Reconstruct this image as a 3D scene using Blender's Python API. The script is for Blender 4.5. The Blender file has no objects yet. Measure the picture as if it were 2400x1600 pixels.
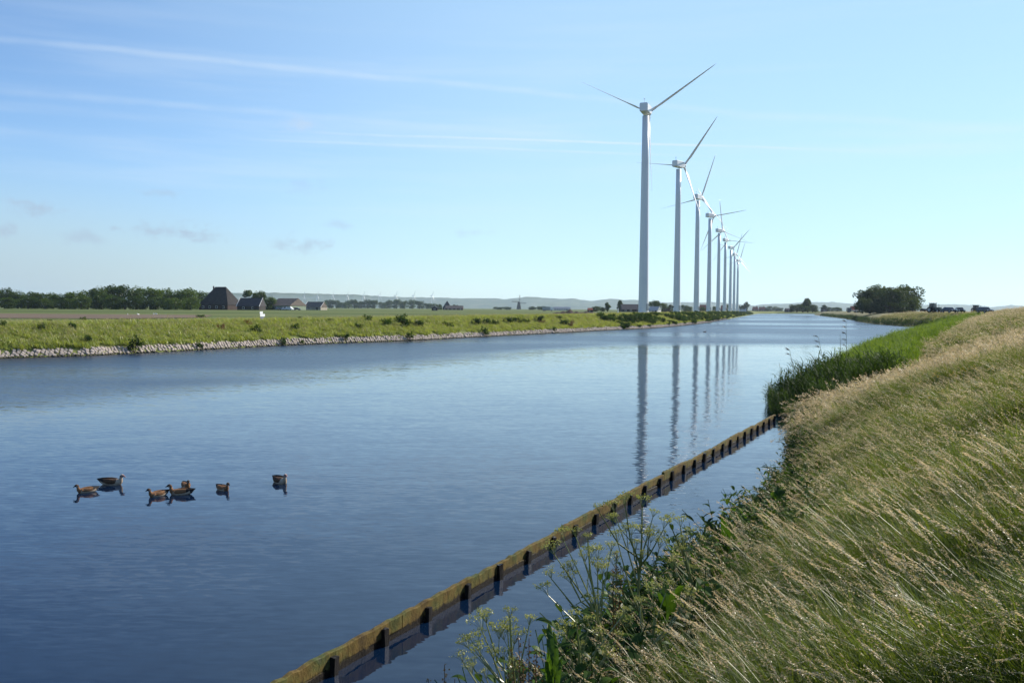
import bpy, math, random
import numpy as np
from mathutils import Vector, Matrix, Euler
rng = np.random.default_rng(7)
random.seed(7)
SC = bpy.context.scene
COL = SC.collection
R_ = math.radians

# ------------------------------------------------------------------ camera
FPX = 2100.0                      # focal length in pixels of the 2400 wide frame
EYE = Vector((0, 0, 4.2))
PITCH = math.atan(77 / FPX)
ROLL = math.asin(0.0067)
F_ = Vector((0, math.cos(PITCH), -math.sin(PITCH)))
U0 = Vector((0, math.sin(PITCH), math.cos(PITCH)))
R0 = Vector((1, 0, 0))
CR = R0 * math.cos(ROLL) + U0 * math.sin(ROLL)
CU = U0 * math.cos(ROLL) - R0 * math.sin(ROLL)
cam_d = bpy.data.cameras.new('camera')
cam = bpy.data.objects.new('camera', cam_d)
COL.objects.link(cam)
cam.matrix_world = Matrix(((CR.x, CU.x, -F_.x, EYE.x), (CR.y, CU.y, -F_.y, EYE.y), (CR.z, CU.z, -F_.z, EYE.z), (0, 0, 0, 1)))
cam_d.sensor_width = 36
cam_d.lens = 36 * FPX / 2400
cam_d.clip_start = 0.05
cam_d.clip_end = 20000
SC.camera = cam


def ray(px, py):
    return F_ + CR * ((px - 1200) / FPX) + CU * ((800 - py) / FPX)


def G(px, py, z=0.0):             # where the sight line of a photo pixel meets the level z
    d = ray(px, py)
    t = (z - EYE.z) / d.z
    return EYE + d * t


def P(px, py, dist):              # point on the sight line at a given distance north
    d = ray(px, py)
    return EYE + d * (dist / d.y)


# ------------------------------------------------------------------ light
SUN_AZ, SUN_EL = 53.0, 30.0       # azimuth from +Y towards +X
sl = bpy.data.lights.new('sun', 'SUN')
sl.energy = 5.0
sl.angle = R_(0.53)
sl.color = (1.0, 0.93, 0.82)
sun = bpy.data.objects.new('sun', sl)
COL.objects.link(sun)
sd = Vector((math.sin(R_(SUN_AZ)) * math.cos(R_(SUN_EL)), math.cos(R_(SUN_AZ)) * math.cos(R_(SUN_EL)), math.sin(R_(SUN_EL))))
sun.rotation_euler = sd.to_track_quat('Z', 'Y').to_euler()
sun.location = (60, 40, 90)

W = bpy.data.worlds.new('World')
SC.world = W
W.use_nodes = True
wn, wl = W.node_tree.nodes, W.node_tree.links
wn.clear()


def N(tree, typ, **kw):
    n = tree.nodes.new(typ)
    for k, v in kw.items():
        if k.startswith('i_'):
            key = k[2:]
            key = int(key) if key.isdigit() else key
            n.inputs[key].default_value = v
        else:
            setattr(n, k, v)
    return n


WT = W.node_tree
out = N(WT, 'ShaderNodeOutputWorld')
bg = N(WT, 'ShaderNodeBackground')
bg.inputs[1].default_value = 0.0705
wl.new(bg.outputs[0], out.inputs[0])
sky = N(WT, 'ShaderNodeTexSky', sky_type='NISHITA', sun_disc=False)
sky.sun_elevation = R_(SUN_EL)
sky.sun_rotation = R_(SUN_AZ)
sky.altitude = 0
sky.air_density = 1.0
sky.dust_density = 0.05
sky.ozone_density = 2.4
tc = N(WT, 'ShaderNodeTexCoord')


def wm(op, a, b=None, c=None):
    n = N(WT, 'ShaderNodeMath', operation=op)
    for i, v in enumerate((a, b, c)):
        if v is None:
            continue
        if hasattr(v, 'links'):
            wl.new(v, n.inputs[i])
        else:
            n.inputs[i].default_value = v
    return n.outputs[0]


def wdot(vec):
    n = N(WT, 'ShaderNodeVectorMath', operation='DOT_PRODUCT')
    wl.new(tc.outputs['Generated'], n.inputs[0])
    n.inputs[1].default_value = vec
    return n.outputs['Value']


def wmap(v, a, b, c, d, smooth=True):
    n = N(WT, 'ShaderNodeMapRange', interpolation_type='SMOOTHSTEP' if smooth else 'LINEAR')
    wl.new(v, n.inputs[0])
    for i, q in enumerate((a, b, c, d)):
        n.inputs[i + 1].default_value = q
    return n.outputs[0]


def wnoise(scale, detail=4, stretch=(1, 1, 1), rough=0.55, off=0.0):
    m = N(WT, 'ShaderNodeMapping')
    m.inputs['Scale'].default_value = stretch
    m.inputs['Location'].default_value = (off, off * .7, off * .3)
    wl.new(tc.outputs['Generated'], m.inputs[0])
    n = N(WT, 'ShaderNodeTexNoise')
    n.inputs['Scale'].default_value = scale
    n.inputs['Detail'].default_value = detail
    n.inputs['Roughness'].default_value = rough
    wl.new(m.outputs[0], n.inputs['Vector'])
    return n.outputs[0]


def wmix(base, col, fac):
    n = N(WT, 'ShaderNodeMix', data_type='RGBA')
    wl.new(fac, n.inputs[0])
    wl.new(base, n.inputs[6])
    n.inputs[7].default_value = (*col, 1)
    return n.outputs[2]


CLOUD_WHITE = (8.6, 9.8, 10.8)
hs_ = N(WT, 'ShaderNodeMix', data_type='RGBA', blend_type='MULTIPLY')
hs_.inputs[0].default_value = 1.0
wl.new(sky.outputs[0], hs_.inputs[6])
hs_.inputs[7].default_value = (1.30, 1.52, 1.80, 1)     # the clear, strongly blue air of the picture
cur = hs_.outputs[2]
# thin bright veil round the sun's side, and a greyer bank of mist low on the side away from it
sdot = wdot(tuple(sd))
cur = wmix(cur, (6.4, 9.4, 11.4), wm('MULTIPLY', wmap(sdot, .14, .74, 0, .56), wmap(wdot((0, 0, 1)), .34, .60, 1, .25)))
low = wmap(wdot((0, 0, 1)), .0, .17, 1, 0)
cur = wmix(cur, (4.9, 6.3, 7.5), wm('MULTIPLY', low, wmap(sdot, .05, .62, .95, 0)))
cur = wmix(cur, (6.9, 9.3, 10.6), wm('MULTIPLY', wmap(wdot((0, 0, 1)), .05, .26, 1, 0), wmap(sdot, .3, .6, 0, .26)))
# cirrus veil, long level streaks
veil = wm('MULTIPLY', wmap(wnoise(3.0, 5, (1, 1, 14), off=3.1), .42, .75, 0, .20), wmap(wdot((0, 0, 1)), .06, .14, 0, 1))
veil = wm('MULTIPLY', veil, wmap(wdot((0, 0, 1)), .2, .34, 1, .35))
cur = wmix(cur, CLOUD_WHITE, veil)


def contrail(p0, p1, wpx, strength, x0, x1, fade, seed):
    global cur
    a, b = ray(*p0).normalized(), ray(*p1).normalized()
    nrm = a.cross(b).normalized()
    t = (b - a).normalized()
    mid = (a + b) * .5
    w = wpx / FPX
    across = wm('ABSOLUTE', wm('ADD', wdot(nrm), wm('MULTIPLY', wm('SUBTRACT', wnoise(9, 3, off=seed), .5), w * 1.6)))
    f = wmap(across, 0, w, strength, 0)
    al = wdot(t)
    s0, s1 = (ray(*x0).normalized()).dot(t), (ray(*x1).normalized()).dot(t)
    f = wm('MULTIPLY', f, wmap(al, s0, s0 + fade, 0, 1))
    f = wm('MULTIPLY', f, wmap(al, s1 - fade, s1, 1, 0))
    f = wm('MULTIPLY', f, wmap(wnoise(26, 4, off=seed + 5), .3, .62, .55, 1))
    f = wm('MULTIPLY', f, wmap(wdot((0, 1, 0)), 0, .1, 0, 1))
    cur = wmix(cur, CLOUD_WHITE, f)


contrail((0, 90), (1300, 222), 11, .22, (-900, 20), (2000, 290), .35, 1.0)
contrail((0, 212), (1300, 318), 12, .15, (-700, 150), (1700, 350), .3, 2.0)
contrail((700, 311), (1800, 346), 4.5, .5, (520, 305), (2300, 362), .3, 3.0)
contrail((480, 322), (1500, 362), 5, .28, (420, 320), (1800, 372), .2, 4.0)
contrail((1500, 250), (2300, 300), 14, .18, (1350, 235), (2700, 330), .25, 6.0)
contrail((1500, 352), (2400, 345), 22, .14, (1400, 350), (2800, 345), .25, 7.0)

# small grey cumulus scraps low on the left
puff_n = wnoise(55, 6, (1, 1, 1.6), .62, 9.0)
for (px, py, rx, ry, st) in [(85, 490, 62, 20, .62), (10, 547, 24, 20, .7), (192, 556, 50, 24, .5), (395, 540, 95, 30, .66), (480, 552, 70, 20, .4), (715, 575, 80, 28, .55),
                             (700, 292, 60, 24, .34), (790, 527, 40, 14, .3), (390, 452, 60, 12, .34), (720, 438, 50, 20, .3), (1885, 580, 20, 10, .4), (1105, 545, 60, 14, .22), (268, 534, 18, 8, .4)]:
    c = ray(px, py).normalized()
    hx = Vector((c.y, -c.x, 0)).normalized()
    vz = hx.cross(c)
    u = wm('SUBTRACT', wdot(hx), c.dot(hx))
    v = wm('SUBTRACT', wdot(vz), c.dot(vz))
    u = wm('DIVIDE', u, rx / FPX)
    v = wm('DIVIDE', v, ry / FPX)
    r = wm('SQRT', wm('ADD', wm('MULTIPLY', u, u), wm('MULTIPLY', v, v)))
    f = wm('ADD', wm('SUBTRACT', 1.0, r), wm('MULTIPLY', wm('SUBTRACT', puff_n, .5), 3.4))
    f = wm('MULTIPLY', wmap(f, .0, 1.3, 0, st * .85), wmap(r, 1.0, 1.8, 1, 0))
    f = wm('MULTIPLY', f, wmap(wdot((0, 1, 0)), 0, .1, 0, 1))
    cur = wmix(cur, (4.5, 5.5, 7.1) if py > 300 and px < 1800 else (7.5, 8.0, 8.6), f)
wl.new(cur, bg.inputs[0])

SC.view_settings.view_transform = 'Standard'
SC.view_settings.look = 'None'
SC.view_settings.gamma = 1
SC.view_settings.use_curve_mapping = False
SC.view_settings.exposure = 0.42
SC.render.engine = 'CYCLES'
SC.cycles.max_bounces = 8
SC.cycles.transparent_max_bounces = 8
SC.cycles.volume_bounces = 1
SC.cycles.caustics_reflective = False
SC.cycles.caustics_refractive = False
SC.cycles.use_denoising = True


# ------------------------------------------------------------------ materials
def new_mat(name):
    m = bpy.data.materials.new(name)
    m.use_nodes = True
    m.node_tree.nodes.clear()
    return m, m.node_tree


def lnk(t, a, b):
    t.links.new(a, b)


def ramp(t, fac, stops):
    r = N(t, 'ShaderNodeValToRGB')
    e = r.color_ramp.elements
    while len(e) < len(stops):
        e.new(0.5)
    for el, (p, c) in zip(e, stops):
        el.position = p
        el.color = (*c, 1)
    lnk(t, fac, r.inputs[0])
    return r.outputs[0]


def tnoise(t, scale, detail=4, coord='Object', stretch=None, rough=.55, dist=0):
    c = N(t, 'ShaderNodeTexCoord')
    src = c.outputs[coord]
    if coord == 'World':
        pass
    n = N(t, 'ShaderNodeTexNoise')
    n.inputs['Scale'].default_value = scale
    n.inputs['Detail'].default_value = detail
    n.inputs['Roughness'].default_value = rough
    n.inputs['Distortion'].default_value = dist
    if stretch:
        mp = N(t, 'ShaderNodeMapping')
        mp.inputs['Scale'].default_value = stretch
        lnk(t, src, mp.inputs[0])
        src = mp.outputs[0]
    lnk(t, src, n.inputs['Vector'])
    return n


def simple(name, c1, c2=None, scale=3.0, rough=.7, spec=.4, bump=0.0, metallic=0.0, stretch=None, lo=.35, hi=.65, detail=5):
    m, t = new_mat(name)
    o = N(t, 'ShaderNodeOutputMaterial')
    b = N(t, 'ShaderNodeBsdfPrincipled')
    b.inputs['Roughness'].default_value = rough
    b.inputs['Specular IOR Level'].default_value = spec
    b.inputs['Metallic'].default_value = metallic
    c2 = c2 or tuple(x * .75 for x in c1)
    n = tnoise(t, scale, detail, 'Object', stretch)
    col = ramp(t, n.outputs[0], [(lo, c2), (hi, c1)])
    lnk(t, col, b.inputs['Base Color'])
    if bump:
        bm_ = N(t, 'ShaderNodeBump')
        bm_.inputs['Strength'].default_value = bump
        bm_.inputs['Distance'].default_value = .02
        n2 = tnoise(t, scale * 6, 6, 'Object', stretch)
        lnk(t, n2.outputs[0], bm_.inputs['Height'])
        lnk(t, bm_.outputs[0], b.inputs['Normal'])
    lnk(t, b.outputs[0], o.inputs[0])
    return m


def leafy(name, c1, c2, trans=.35, gloss=.05, scale=.8, coord='Object', rough=.4, tint=(1.25, 1.15, .45)):
    """leaf / grass: diffuse + translucent + a little gloss, colour varies per instance and by noise"""
    m, t = new_mat(name)
    o = N(t, 'ShaderNodeOutputMaterial')
    n = tnoise(t, scale, 3, coord)
    oi = N(t, 'ShaderNodeObjectInfo')
    ad = N(t, 'ShaderNodeMath', operation='MULTIPLY_ADD')
    lnk(t, oi.outputs['Random'], ad.inputs[0])
    ad.inputs[1].default_value = .5
    ad.inputs[2].default_value = -.25
    a2 = N(t, 'ShaderNodeMath', operation='ADD')
    lnk(t, n.outputs[0], a2.inputs[0])
    lnk(t, ad.outputs[0], a2.inputs[1])
    col = ramp(t, a2.outputs[0], [(.25, c2), (.75, c1)])
    d = N(t, 'ShaderNodeBsdfDiffuse')
    tr = N(t, 'ShaderNodeBsdfTranslucent')
    g = N(t, 'ShaderNodeBsdfGlossy')
    g.inputs['Roughness'].default_value = rough
    lnk(t, col, d.inputs[0])
    tm = N(t, 'ShaderNodeMix', data_type='RGBA', blend_type='MULTIPLY')
    tm.inputs[0].default_value = 1
    lnk(t, col, tm.inputs[6])
    tm.inputs[7].default_value = (*tint, 1)
    lnk(t, tm.outputs[2], tr.inputs[0])
    m1 = N(t, 'ShaderNodeMixShader')
    m1.inputs[0].default_value = trans
    lnk(t, d.outputs[0], m1.inputs[1])
    lnk(t, tr.outputs[0], m1.inputs[2])
    m2 = N(t, 'ShaderNodeMixShader')
    m2.inputs[0].default_value = gloss
    lnk(t, m1.outputs[0], m2.inputs[1])
    lnk(t, g.outputs[0], m2.inputs[2])
    lnk(t, m2.outputs[0], o.inputs[0])
    return m


M = {}
M['white'] = simple('white_paint', (.74, .74, .74), (.68, .69, .69), .15, .35, .5)
M['blade_w'] = simple('blade_white', (.82, .82, .82), (.78, .78, .78), .15, .3, .5)
M['dark'] = simple('dark_trim', (.03, .03, .035), (.02, .02, .02), 2)
M['bark'] = simple('bark', (.10, .075, .05), (.05, .04, .03), 3, .9, .2, .5)
M['leaf_wood'] = leafy('leaf_wood', (.085, .135, .026), (.036, .068, .015), .42, .015, .25)
M['leaf_pale'] = leafy('leaf_pale', (.11, .15, .045), (.06, .09, .027), .4, .03, .25)
M['leaf_dark'] = leafy('leaf_dark', (.075, .112, .022), (.028, .048, .012), .36, .015, .25)
M['leaf_far'] = leafy('leaf_far', (.075, .115, .035), (.04, .066, .022), .35, .02, .25)
M['weed'] = leafy('weed_leaf', (.060, .11, .022), (.024, .05, .010), .38, .015, 3)
M['weed_red'] = leafy('weed_red', (.17, .075, .035), (.10, .07, .03), .3, .04, 3)
M['blade'] = leafy('grass_blade', (.182, .238, .036), (.075, .118, .019), .45, .04, 5)
M['stalk'] = leafy('grass_stalk', (.30, .27, .11), (.19, .19, .06), .3, .04, 5, tint=(1.1, 1.05, .7))
M['seed'] = leafy('grass_seed', (.72, .61, .41), (.42, .33, .20), .46, .05, 6, rough=.38, tint=(1.06, .96, .76))
M['bank_blade'] = leafy('bank_grass', (.36, .42, .10), (.21, .27, .055), .48, .03, .12, tint=(1.2, 1.1, .5))
M['bank_seed'] = leafy('bank_seed', (.46, .42, .20), (.32, .29, .13), .35, .03, .5, tint=(1.1, 1, .7))
M['reed'] = leafy('reed_leaf_lit', (.185, .275, .036), (.075, .14, .020), .45, .015, 2, rough=.5)  # sunlight on the reed tips is put into this green
M['reed_shade'] = leafy('reed_leaf_shade', (.060, .11, .026), (.026, .052, .014), .34, .015, 2, rough=.5)  # shaded copy of the reed green, darkness painted in; nettles share it
M['plume'] = leafy('reed_plume', (.11, .085, .07), (.06, .045, .04), .3, .05, 6, tint=(1, .9, .8))
M['umbel'] = leafy('umbel', (.42, .43, .15), (.26, .28, .085), .35, .03, 9, tint=(1.1, 1.05, .6))
M['umbel_stem'] = leafy('umbel_stem', (.24, .27, .09), (.14, .17, .05), .15, .08, 5)
M['dockseed'] = leafy('dock_seed', (.13, .075, .035), (.07, .05, .02), .3, .05, 9)
M['bigleaf'] = leafy('big_leaf', (.075, .15, .022), (.035, .08, .012), .42, .015, 4, rough=.45)
M['yellow'] = leafy('petal_yellow', (.75, .55, .03), (.65, .42, .02), .3, .05, 9, tint=(1, .95, .5))
M['stone'] = simple('stone', (.50, .425, .365), (.30, .25, .21), 4, .9, .2, .4)
def wet_foot(m, z0, z1, dark):
    t = m.node_tree
    b = [n for n in t.nodes if n.type == 'BSDF_PRINCIPLED'][0]
    src = b.inputs['Base Color'].links[0].from_socket
    g = N(t, 'ShaderNodeNewGeometry')
    sp = N(t, 'ShaderNodeSeparateXYZ')
    lnk(t, g.outputs['Position'], sp.inputs[0])
    nz = N(t, 'ShaderNodeTexNoise')
    nz.inputs['Scale'].default_value = 2.5
    lnk(t, g.outputs['Position'], nz.inputs['Vector'])
    ma = N(t, 'ShaderNodeMath', operation='MULTIPLY_ADD')
    lnk(t, nz.outputs[0], ma.inputs[0]); ma.inputs[1].default_value = -.22; lnk(t, sp.outputs['Z'], ma.inputs[2])
    mr = N(t, 'ShaderNodeMapRange', interpolation_type='SMOOTHSTEP')
    lnk(t, ma.outputs[0], mr.inputs[0]); mr.inputs[1].default_value = z0; mr.inputs[2].default_value = z1
    mx = N(t, 'ShaderNodeMix', data_type='RGBA')
    lnk(t, mr.outputs[0], mx.inputs[0]); mx.inputs[6].default_value = (*dark, 1); lnk(t, src, mx.inputs[7])
    lnk(t, mx.outputs[2], b.inputs['Base Color'])


wet_foot(M['stone'], -.02, .07, (.06, .055, .03))
M['stone_wet'] = simple('stone_gap', (.12, .105, .085), (.07, .06, .048), 3, .7, .3, .5)


def mat_water():
    m, t = new_mat('canal_water')
    o = N(t, 'ShaderNodeOutputMaterial')
    b = N(t, 'ShaderNodeBsdfPrincipled')
    b.inputs['Base Color'].default_value = (.003, .012, .034, 1)
    b.inputs['IOR'].default_value = 1.44
    b.inputs['Roughness'].default_value = .02
    g = N(t, 'ShaderNodeNewGeometry')

    def slope(scale, stretch, detail, amp_socket_or_val, off, rot=0):
        mp = N(t, 'ShaderNodeMapping')
        mp.inputs['Scale'].default_value = stretch
        mp.inputs['Location'].default_value = (off, off * 1.7, off * .4)
        mp.inputs['Rotation'].default_value = (0, 0, rot)
        lnk(t, g.outputs['Position'], mp.inputs[0])
        n = N(t, 'ShaderNodeTexNoise')
        n.inputs['Scale'].default_value = scale
        n.inputs['Detail'].default_value = detail
        n.inputs['Distortion'].default_value = .6
        lnk(t, mp.outputs[0], n.inputs['Vector'])
        s = N(t, 'ShaderNodeVectorMath', operation='SUBTRACT')
        lnk(t, n.outputs['Color'], s.inputs[0])
        s.inputs[1].default_value = (.5, .5, .5)
        a = N(t, 'ShaderNodeVectorMath', operation='SCALE')
        lnk(t, s.outputs[0], a.inputs[0])
        if hasattr(amp_socket_or_val, 'links'):
            lnk(t, amp_socket_or_val, a.inputs['Scale'])
        else:
            a.inputs['Scale'].default_value = amp_socket_or_val
        return a.outputs[0]

    def mr(v, a, b_, c, d):
        n = N(t, 'ShaderNodeMapRange', interpolation_type='SMOOTHSTEP')
        lnk(t, v, n.inputs[0])
        for i, q in enumerate((a, b_, c, d)):
            n.inputs[i + 1].default_value = q
        return n.outputs[0]

    def mt(op, a, b_=None):
        n = N(t, 'ShaderNodeMath', operation=op)
        for i, v in enumerate((a, b_)):
            if v is None:
                continue
            if hasattr(v, 'links'):
                lnk(t, v, n.inputs[i])
            else:
                n.inputs[i].default_value = v
        return n.outputs[0]
    sp = N(t, 'ShaderNodeSeparateXYZ')
    lnk(t, g.outputs['Position'], sp.inputs[0])
    # the breeze ruffles the open water out along the far bank; the lee of the near bank stays smooth
    mpn = N(t, 'ShaderNodeMapping')
    mpn.inputs['Scale'].default_value = (.010, .026, .02)
    mpn.inputs['Rotation'].default_value = (0, 0, .25)
    lnk(t, g.outputs['Position'], mpn.inputs[0])
    nz = N(t, 'ShaderNodeTexNoise')
    nz.inputs['Scale'].default_value = 1.0
    nz.inputs['Detail'].default_value = 4
    lnk(t, mpn.outputs[0], nz.inputs['Vector'])
    wob = mt('MULTIPLY', mt('SUBTRACT', nz.outputs[0], .5), 2.0)
    # distance out from the lee shore: line through (10,36) heading north-east
    lee = mt('ADD', mt('MULTIPLY', sp.outputs['X'], -1.0), mt('MULTIPLY', sp.outputs['Y'], .45))
    openw = mr(mt('ADD', lee, mt('MULTIPLY', wob, 16)), 30, 42, 0, 1)
    far = mr(mt('ADD', sp.outputs['Y'], mt('MULTIPLY', wob, 18)), 98, 116, 0, 1)
    ruff = mt('MAXIMUM', openw, far)
    mpb = N(t, 'ShaderNodeMapping')
    mpb.inputs['Scale'].default_value = (.0045, .020, .02)
    mpb.inputs['Rotation'].default_value = (0, 0, .12)
    lnk(t, g.outputs['Position'], mpb.inputs[0])
    nb = N(t, 'ShaderNodeTexNoise')
    nb.inputs['Scale'].default_value = 1.0
    nb.inputs['Detail'].default_value = 3
    lnk(t, mpb.outputs[0], nb.inputs['Vector'])
    calm = mr(nb.outputs[0], .36, .50, .50, 1)
    ruff = mt('MULTIPLY', ruff, calm)
    amp1 = mt('ADD', mt('MULTIPLY', ruff, .50), .105)
    amp2 = mt('ADD', mt('MULTIPLY', ruff, .16), .042)
    lnk(t, mt('ADD', mt('MULTIPLY', ruff, .27), .02), b.inputs['Roughness'])
    a1 = slope(1.0, (2.8, 11.0, 1), 3, amp1, 3.0, .10)      # small wavelets
    a2 = slope(1.0, (.35, 1.5, 1), 2, amp2, 11.0, -.08)    # longer ripples
    a3 = slope(1.0, (.10, .22, 1), 1, .014, 21.0, .2)
    s1 = N(t, 'ShaderNodeVectorMath', operation='ADD')
    lnk(t, a1, s1.inputs[0]); lnk(t, a2, s1.inputs[1])
    s2 = N(t, 'ShaderNodeVectorMath', operation='ADD')
    lnk(t, s1.outputs[0], s2.inputs[0]); lnk(t, a3, s2.inputs[1])
    ml = N(t, 'ShaderNodeVectorMath', operation='MULTIPLY')
    lnk(t, s2.outputs[0], ml.inputs[0]); ml.inputs[1].default_value = (.8, 1, 0)
    ad = N(t, 'ShaderNodeVectorMath', operation='ADD')
    lnk(t, ml.outputs[0], ad.inputs[0]); ad.inputs[1].default_value = (0, 0, 1)
    nm = N(t, 'ShaderNodeVectorMath', operation='NORMALIZE')
    lnk(t, ad.outputs[0], nm.inputs[0])
    lnk(t, nm.outputs[0], b.inputs['Normal'])
    lnk(t, b.outputs[0], o.inputs[0])
    return m


def mat_ground(name, stops, scale, bands=None, dry=None):
    m, t = new_mat(name)
    o = N(t, 'ShaderNodeOutputMaterial')
    b = N(t, 'ShaderNodeBsdfPrincipled')
    b.inputs['Roughness'].default_value = .95
    b.inputs['Specular IOR Level'].default_value = .1
    g = N(t, 'ShaderNodeNewGeometry')
    mp = N(t, 'ShaderNodeMapping')
    mp.inputs['Scale'].default_value = bands or (1, 1, 1)
    lnk(t, g.outputs['Position'], mp.inputs[0])
    n = N(t, 'ShaderNodeTexNoise')
    n.inputs['Scale'].default_value = scale
    n.inputs['Detail'].default_value = 6
    n.inputs['Roughness'].default_value = .6
    lnk(t, mp.outputs[0], n.inputs['Vector'])
    lnk(t, ramp(t, n.outputs[0], stops), b.inputs['Base Color'])
    lnk(t, b.outputs[0], o.inputs[0])
    return m


M['water'] = mat_water()
M['field'] = mat_ground('field_ground', [(.30, (.055, .085, .020)), (.45, (.10, .13, .035)), (.56, (.15, .165, .055)), (.70, (.075, .11, .025))], 1.0, (.004, .035, .02))
M['bank_g'] = mat_ground('bank_ground', [(.3, (.12, .14, .04)), (.5, (.17, .19, .06)), (.7, (.21, .20, .08))], .35)
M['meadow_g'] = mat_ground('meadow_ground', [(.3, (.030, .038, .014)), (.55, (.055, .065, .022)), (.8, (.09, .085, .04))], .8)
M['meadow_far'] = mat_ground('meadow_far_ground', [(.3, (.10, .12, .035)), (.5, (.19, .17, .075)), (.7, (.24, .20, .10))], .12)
M['soil'] = mat_ground('ploughed_soil', [(.3, (.13, .095, .065)), (.6, (.19, .14, .095))], 1.0, (.05, .4, .1))
M['earth'] = mat_ground('dark_earth', [(.3, (.035, .026, .022)), (.6, (.065, .05, .04))], .6)
M['hill'] = mat_ground('hill_cover', [(.32, (.04, .06, .024)), (.48, (.07, .09, .035)), (.62, (.10, .11, .05)), (.78, (.22, .20, .14))], .008)


def mat_plank():
    """weathered board: ochre moss and lichen above, soaked black-brown below a ragged tide line"""
    m, t = new_mat('breakwater_plank')
    o = N(t, 'ShaderNodeOutputMaterial')
    b = N(t, 'ShaderNodeBsdfPrincipled')
    b.inputs['Specular IOR Level'].default_value = .2
    g = N(t, 'ShaderNodeNewGeometry')
    sp = N(t, 'ShaderNodeSeparateXYZ')
    lnk(t, g.outputs['Position'], sp.inputs[0])

    def noise(scale, det, stretch=(1, 1, 1)):
        mp = N(t, 'ShaderNodeMapping')
        mp.inputs['Scale'].default_value = stretch
        lnk(t, g.outputs['Position'], mp.inputs[0])
        n = N(t, 'ShaderNodeTexNoise')
        n.inputs['Scale'].default_value = scale
        n.inputs['Detail'].default_value = det
        n.inputs['Roughness'].default_value = .65
        lnk(t, mp.outputs[0], n.inputs['Vector'])
        return n.outputs[0]
    n1 = noise(2.2, 6)
    n2 = noise(14, 6, (1, 1, .5))
    n3 = noise(60, 4)
    moss = ramp(t, n1, [(.30, (.085, .058, .022)), (.44, (.155, .105, .030)), (.55, (.140, .120, .034)), (.66, (.080, .098, .030)), (.80, (.14, .125, .10))])
    mx = N(t, 'ShaderNodeMix', data_type='RGBA', blend_type='MULTIPLY')
    mx.inputs[0].default_value = .8
    lnk(t, moss, mx.inputs[6])
    lnk(t, ramp(t, n2, [(.3, (.35, .32, .3)), (.6, (1, 1, 1))]), mx.inputs[7])
    wet = ramp(t, n3, [(.35, (.004, .003, .0025)), (.60, (.014, .010, .007)), (.74, (.075, .062, .05))])
    a = N(t, 'ShaderNodeMath', operation='MULTIPLY_ADD')
    lnk(t, n2, a.inputs[0]); a.inputs[1].default_value = .16; lnk(t, sp.outputs['Z'], a.inputs[2])
    mr = N(t, 'ShaderNodeMapRange', interpolation_type='SMOOTHSTEP')
    lnk(t, a.outputs[0], mr.inputs[0])
    mr.inputs[1].default_value = .145; mr.inputs[2].default_value = .205
    fm = N(t, 'ShaderNodeMix', data_type='RGBA')
    lnk(t, mr.outputs[0], fm.inputs[0]); lnk(t, wet, fm.inputs[6]); lnk(t, mx.outputs[2], fm.inputs[7])
    lnk(t, fm.outputs[2], b.inputs['Base Color'])
    rr = N(t, 'ShaderNodeMapRange')
    lnk(t, mr.outputs[0], rr.inputs[0]); rr.inputs[3].default_value = .6; rr.inputs[4].default_value = .9
    lnk(t, rr.outputs[0], b.inputs['Roughness'])
    bp = N(t, 'ShaderNodeBump')
    bp.inputs['Strength'].default_value = .8; bp.inputs['Distance'].default_value = .015
    lnk(t, noise(35, 6, (1, 1, .6)), bp.inputs['Height'])
    lnk(t, bp.outputs[0], b.inputs['Normal'])
    lnk(t, b.outputs[0], o.inputs[0])
    return m


M['plank'] = mat_plank()
M['post'] = simple('wet_shaded_post', (.012, .008, .006), (.005, .004, .003), 12, .5, .35, .7, stretch=(1, 1, .15))  # wet timber, blackened further to paint in shade on the near faces
M['tile'] = simple('roof_dark', (.065, .055, .06), (.04, .036, .042), 1.5, .8, .3, .3, stretch=(1, 1, 4))
M['thatch'] = simple('roof_thatch', (.055, .050, .048), (.035, .032, .032), .8, .95, .1, .4)
M['tile_red'] = simple('roof_red', (.34, .11, .07), (.24, .08, .055), 1.5, .8, .3, .3)
M['tile_brown'] = simple('roof_brown', (.19, .15, .125), (.12, .10, .085), 1.0, .85, .2, .3)
M['brick'] = simple('brick_dark', (.075, .05, .042), (.05, .036, .032), 4, .9, .2, .3)
M['plaster'] = simple('plaster_white', (.72, .70, .66), (.6, .58, .54), 2, .8, .3)
M['beige'] = simple('wall_beige', (.40, .36, .29), (.32, .28, .22), 2, .85, .2)
M['wall_green'] = simple('wall_green', (.26, .31, .22), (.20, .24, .17), 2, .8, .2)
M['wood_dark'] = simple('wood_dark', (.045, .038, .035), (.025, .022, .02), 4, .8, .3, .3, stretch=(4, 4, .5))
M['glass'] = simple('window_glass', (.03, .04, .05), (.02, .025, .03), 1, .06, .6)
M['car_dark'] = simple('car_paint_navy', (.018, .020, .034), (.014, .015, .026), 1, .2, .6)
M['car_black'] = simple('car_paint_black', (.015, .016, .016), (.010, .011, .011), 1, .2, .6)
M['car_white'] = simple('car_paint_white', (.78, .78, .78), (.70, .70, .70), 1, .25, .6)
M['tyre'] = simple('tyre_rubber', (.018, .018, .018), (.01, .01, .01), 5, .9, .2)
M['metal'] = simple('grey_metal', (.35, .36, .37), (.28, .29, .30), 3, .45, .5, 0, .6)
M['tractor'] = simple('tractor_green', (.02, .05, .045), (.014, .035, .034), 2, .4, .5)
M['truck_red'] = simple('truck_red', (.42, .06, .035), (.32, .045, .03), 2, .4, .5)
M['lamp'] = simple('lamp_glass', (.8, .8, .76), (.7, .7, .66), 2, .1, .6)
M['sign_grey'] = simple('sign_grey', (.20, .22, .30), (.15, .16, .22), 6, .6, .3)
M['sign_white'] = simple('sign_white', (.88, .88, .88), (.84, .84, .84), 3, .5, .3)
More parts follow.
